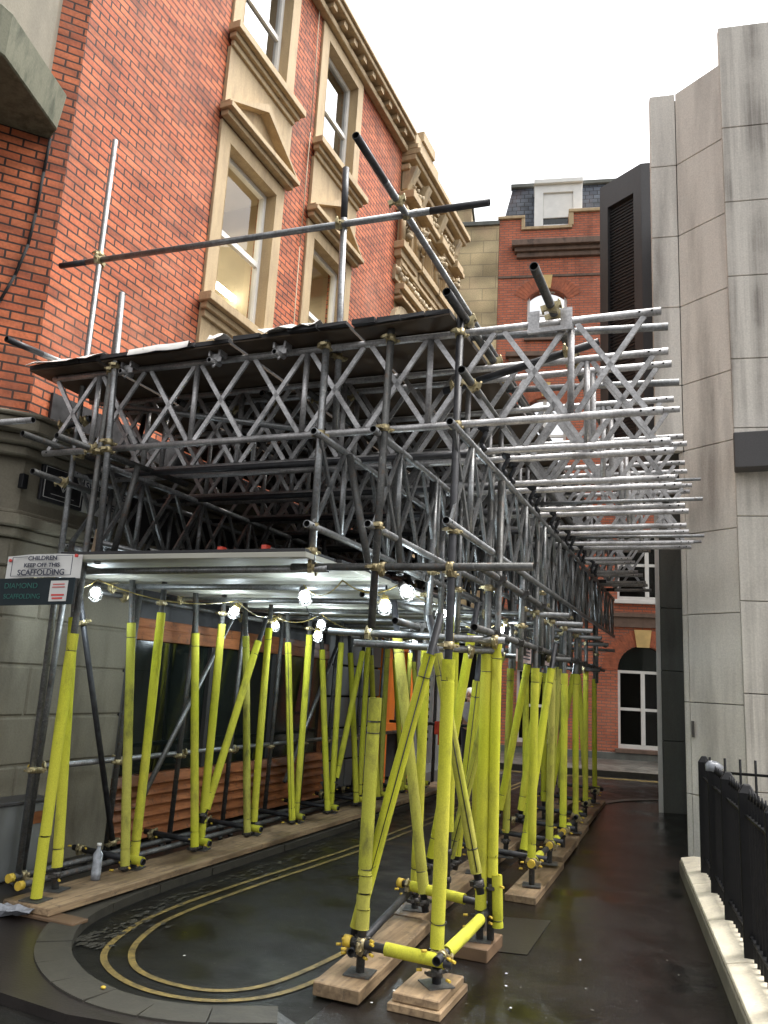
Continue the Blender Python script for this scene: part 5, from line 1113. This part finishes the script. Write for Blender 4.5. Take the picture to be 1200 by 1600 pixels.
# bottle upside down, rubbish, silver bag, cabinet
bt = thing('plastic_bottle',(-4.30,5.02,.13),'clear plastic bottle standing on the left timber board between the first poles','bottle')
mb = MB(); bx_, by_ = -4.30, 5.02
for z0_,z1_,r0,r1 in ((.127,.18,.034,.036),(.18,.24,.036,.033),(.24,.30,.033,.036),(.30,.34,.036,.014),(.34,.36,.014,.014)): mb.tube((bx_,by_,z0_),(bx_,by_,z1_),r0,12,0,False,r1)
mb.build('shell','clear_plastic',bt); mb = MB(); mb.tube((bx_,by_,.36),(bx_,by_,.378),.017,10,0,False); mb.build('bottle_cap','sign_white',bt)
mb = MB(); n = 9; vs = [(-4.62+.06*i, 4.16+.04*j+random.uniform(-.02,.02), .056+random.uniform(0,.07)) for j in range(5) for i in range(n)]; fs = [(j*n+i,j*n+i+1,(j+1)*n+i+1,(j+1)*n+i) for j in range(4) for i in range(n-1)]
mb.add(vs, fs, 0, False); mb.add([(a,b,c+.004) for a,b,c in vs], fs); tag(mb.build('rubbish_bag','clear_plastic'),'crumpled silvery plastic lying on the paving at the near end of the left board','rubbish')
cb_ = thing('grey_cabinet',(-5.02,4.9,.05),'dark grey street cabinet against the stone corner behind the left poles','cabinet')
mb = MB(); mb.box((-5.19,4.45,.055),(-4.96,5.15,.60)); mb.build('body','grey_cladding',cb_,bevel=.012); mb = MB(); mb.box((-5.195,4.43,.60),(-4.94,5.17,.625)); mb.build('lid','dark_cladding',cb_,bevel=.005)
mb = MB(); mb.box((-4.958,4.95,.44),(-4.953,5.12,.53)); mb.build('label','orange_timber',cb_)
for i in range(14):
    pass
mb = MB()
for i in range(26):
    x = random.uniform(-5.1,-4.5); y = random.uniform(4.35,7.5); r_ = random.uniform(.01,.04); mb.ball((x,y,.05+r_*.4), r_, 6, 4, 0, (1,1,.5), .4)
tag(mb.build('debris','dark_fitting'),'dark debris and offcuts scattered on the pavement under the left ledgers','debris',kind='stuff')
# pale flecks on the footway: painted puddle glints and litter
mb = MB()
for (x,y) in ((-1.72,4.50),(-1.76,4.28),(-3.0,4.35),(-1.2,4.9),(-.9,5.6),(-1.25,5.1),(-1.1,4.6)):
    k = 6; mb.add([(x+math.cos(j*6.28/k)*random.uniform(.004,.012), y+math.sin(j*6.28/k)*random.uniform(.004,.012), .012) for j in range(k)], [tuple(range(k))])
tag(mb.build('litter','sign_white'),'tiny pale litter flecks and painted glints on the wet ground among the front poles','litter',kind='stuff')
mb = MB(); mb.ball((-2.95,3.60,.068), .012, 7, 5, 0, (1.3,1,.6)); tag(mb.build('yellow_bolt_cap','yellow_cap'),'single yellow plastic cap lying on the granite kerb at the front','plastic cap')

# ------------------------------------------------------------------ plinth and railings on the right
pl = thing('stone_plinth',(0,6,0),'pale stone plinth with sloping coping stones under the black railings','plinth')
E0 = [(-.47,8.79),(-.235,6.92),(0,5.05),(.21,3.4)]
def off(p, d): return (p[0]+d*.992, p[1]+d*.125)
mb = MB()
for i in range(3):
    a, b = E0[i], E0[i+1]; a = (a[0], a[1]-.004); b = (b[0], b[1]+.004)
    mb.prism([a, off(a,1.4), off(b,1.4), b], 0, .12)
mb.build('base_course','pale_stone',pl,bevel=.006)
mb = MB()
def cop(a, b, d0, z0_, d1, z1_, dW=1.3):
    A0, B0 = off(a,d0), off(b,d0); A1, B1 = off(a,d1), off(b,d1); A2, B2 = off(a,dW), off(b,dW)
    mb.add([(*A0,z0_),(*B0,z0_),(*A0,z0_+.03),(*B0,z0_+.03),(*A1,z1_),(*B1,z1_),(*A2,z1_),(*B2,z1_),(*A2,z0_),(*B2,z0_)],
           [(0,2,3,1),(2,4,5,3),(4,6,7,5),(6,8,9,7),(0,8,6,4,2),(1,3,5,7,9),(0,1,9,8)])
segs = [(8.76,7.62),(7.60,6.50),(6.48,5.55),(5.53,4.6),(4.58,3.45)]
def edge(y): return (-.47+(8.79-y)*.1257, y)
for a, b in segs: cop(edge(a), edge(b), .012, .122, .13, .175)
mb.build('coping','coping_stone',pl,bevel=.004)
mb = MB()
for a, b in ((7.2,5.93),(5.91,4.75),(4.73,3.5)):
    p0, p1 = edge(a), edge(b); q0, q1 = off(p0,.36), off(p1,.36); r0_, r1_ = off(p0,1.3), off(p1,1.3)
    mb.prism([q0, q1, r1_, r0_], .178, .30)
mb.build('upper_step','coping_stone',pl,bevel=.012)
rg = thing('railings',(0,6,.2),'black iron railings with stout posts on the pale stone plinth at the right','railings')
def rp(y, d=.175): e = edge(y); return V((e[0]+d*.992, e[1]+d*.125, .176))
def postm(c, w, h, cap=True):
    mb = MB(); mb.box((c.x-w/2,c.y-w/2,c.z-.02),(c.x+w/2,c.y+w/2,c.z+h)); 
    if cap: mb.hexa([(c.x-w/2,c.y-w/2,c.z+h),(c.x+w/2,c.y-w/2,c.z+h),(c.x+w/2,c.y+w/2,c.z+h),(c.x-w/2,c.y+w/2,c.z+h),(c.x-w*.2,c.y-w*.2,c.z+h+w*.5),(c.x+w*.2,c.y-w*.2,c.z+h+w*.5),(c.x+w*.2,c.y+w*.2,c.z+h+w*.5),(c.x-w*.2,c.y+w*.2,c.z+h+w*.5)])
    return mb
py = [8.05,7.3,6.5,5.65,4.75]
for y in py: postm(rp(y), .10, .93).build('post','black_iron',rg,bevel=.006)
y = 7.95; j = 0
while y > 4.2:
    if min(abs(y-q) for q in py) > .07:
        c = rp(y); mb = MB(); mb.box((c.x-.012,c.y-.012,c.z),(c.x+.012,c.y+.012,c.z+.90)); mb.tube((c.x,c.y,c.z+.9),(c.x,c.y,c.z+.96),.016,6,0,False,.004); mb.build('bar','black_iron',rg)
    y -= .105; j += 1
for z in (.80,.12):
    mb = MB(); a = rp(8.05); b = rp(4.2); mb.bar((a.x,a.y,a.z+z),(b.x,b.y,b.z+z),.045,.014); mb.build('rail','black_iron',rg)
rg2 = thing('railings',(.4,8.3,.2),'thin black railings behind, running away to the right in front of the concrete wall','railings')
a = V((-.20,8.40,.2)); b = V((2.4,8.72,.2))
for z in (.80,): mb = MB(); mb.tube(a+V((0,0,z)), b+V((0,0,z)), .014, 6, 0, False); mb.build('rail','black_iron',rg2)
for j in range(20):
    c = lerp(a, b, (j+.3)/20); mb = MB(); mb.tube(c, c+V((0,0,.93)), .014, 6, 0, False, .013); mb.build('bar','black_iron',rg2)
mb = MB(); mb.ball((-.12,7.3,1.12), .06, 8, 6, 0, (1.2,.8,.8), .2); tag(mb.build('plastic_bag','clear_plastic'),'grey plastic bag caught on top of the black railings','plastic bag')
mb = MB(); mb.box((.44,9.30,.3),(1.3,9.34,1.08)); bo = tag(mb.build('brown_panel','brown_board',bevel=.04),'brown timber panel leaning on the concrete wall behind the railings','panel')

# ------------------------------------------------------------------ camera, light, world
f = 1250.; Hc = 1.65
n = V((.055,-1.,0)).normalized()
up = V((n.x*f/266., n.y*f/266., 1.)).normalized()
vy = -(up.x*535.+up.z*f)/up.y
Yv = V((535.,vy,f)).normalized(); Xv = Yv.cross(up)
R = Matrix((Xv, Yv, up))                      # world = R @ cam (x right, y down, z forward)
cx_, cy_, cz_ = R @ V((1,0,0)), R @ V((0,-1,0)), R @ V((0,0,-1))
cam = bpy.data.cameras.new('Camera'); co = bpy.data.objects.new('Camera', cam); C.objects.link(co)
m = Matrix((cx_, cy_, cz_)).transposed().to_4x4(); m.translation = (0,0,Hc); co.matrix_world = m
cam.sensor_fit = 'VERTICAL'; cam.sensor_height = 36; cam.lens = f/1600*36; cam.clip_end = 500; cam.clip_start = .05
sc = bpy.context.scene; sc.camera = co
w = bpy.data.worlds.new('World'); sc.world = w; w.use_nodes = True; nt = w.node_tree
bg = nt.nodes['Background']; sky = nt.nodes.new('ShaderNodeTexSky'); sky.sky_type = 'NISHITA'; sky.sun_disc = False
EL, AZ = math.radians(64), math.radians(50)
sky.sun_elevation = EL; sky.sun_rotation = AZ; sky.air_density = 1.; sky.dust_density = 6.; sky.ozone_density = 1.
hs = nt.nodes.new('ShaderNodeHueSaturation'); hs.inputs['Saturation'].default_value = .10; hs.inputs['Value'].default_value = 1.0
nt.links.new(sky.outputs[0], hs.inputs['Color']); nt.links.new(hs.outputs[0], bg.inputs['Color']); bg.inputs['Strength'].default_value = .15
sl = bpy.data.lights.new('sun','SUN'); sl.energy = .9; sl.angle = math.radians(25); sl.color = (1,.95,.87)
so_ = bpy.data.objects.new('sun', sl); C.objects.link(so_)
sd = V((math.sin(AZ)*math.cos(EL), math.cos(AZ)*math.cos(EL), math.sin(EL))); so_.rotation_euler = sd.to_track_quat('Z','Y').to_euler(); so_.location = (0,0,30)
sc.view_settings.view_transform = 'Standard'; sc.view_settings.look = 'None'; sc.view_settings.exposure = 1.6; sc.view_settings.gamma = 1
sc.view_settings.use_curve_mapping = False
sc.render.engine = 'CYCLES'; sc.cycles.max_bounces = 6; sc.cycles.sample_clamp_indirect = 4
bpy.context.view_layer.update()
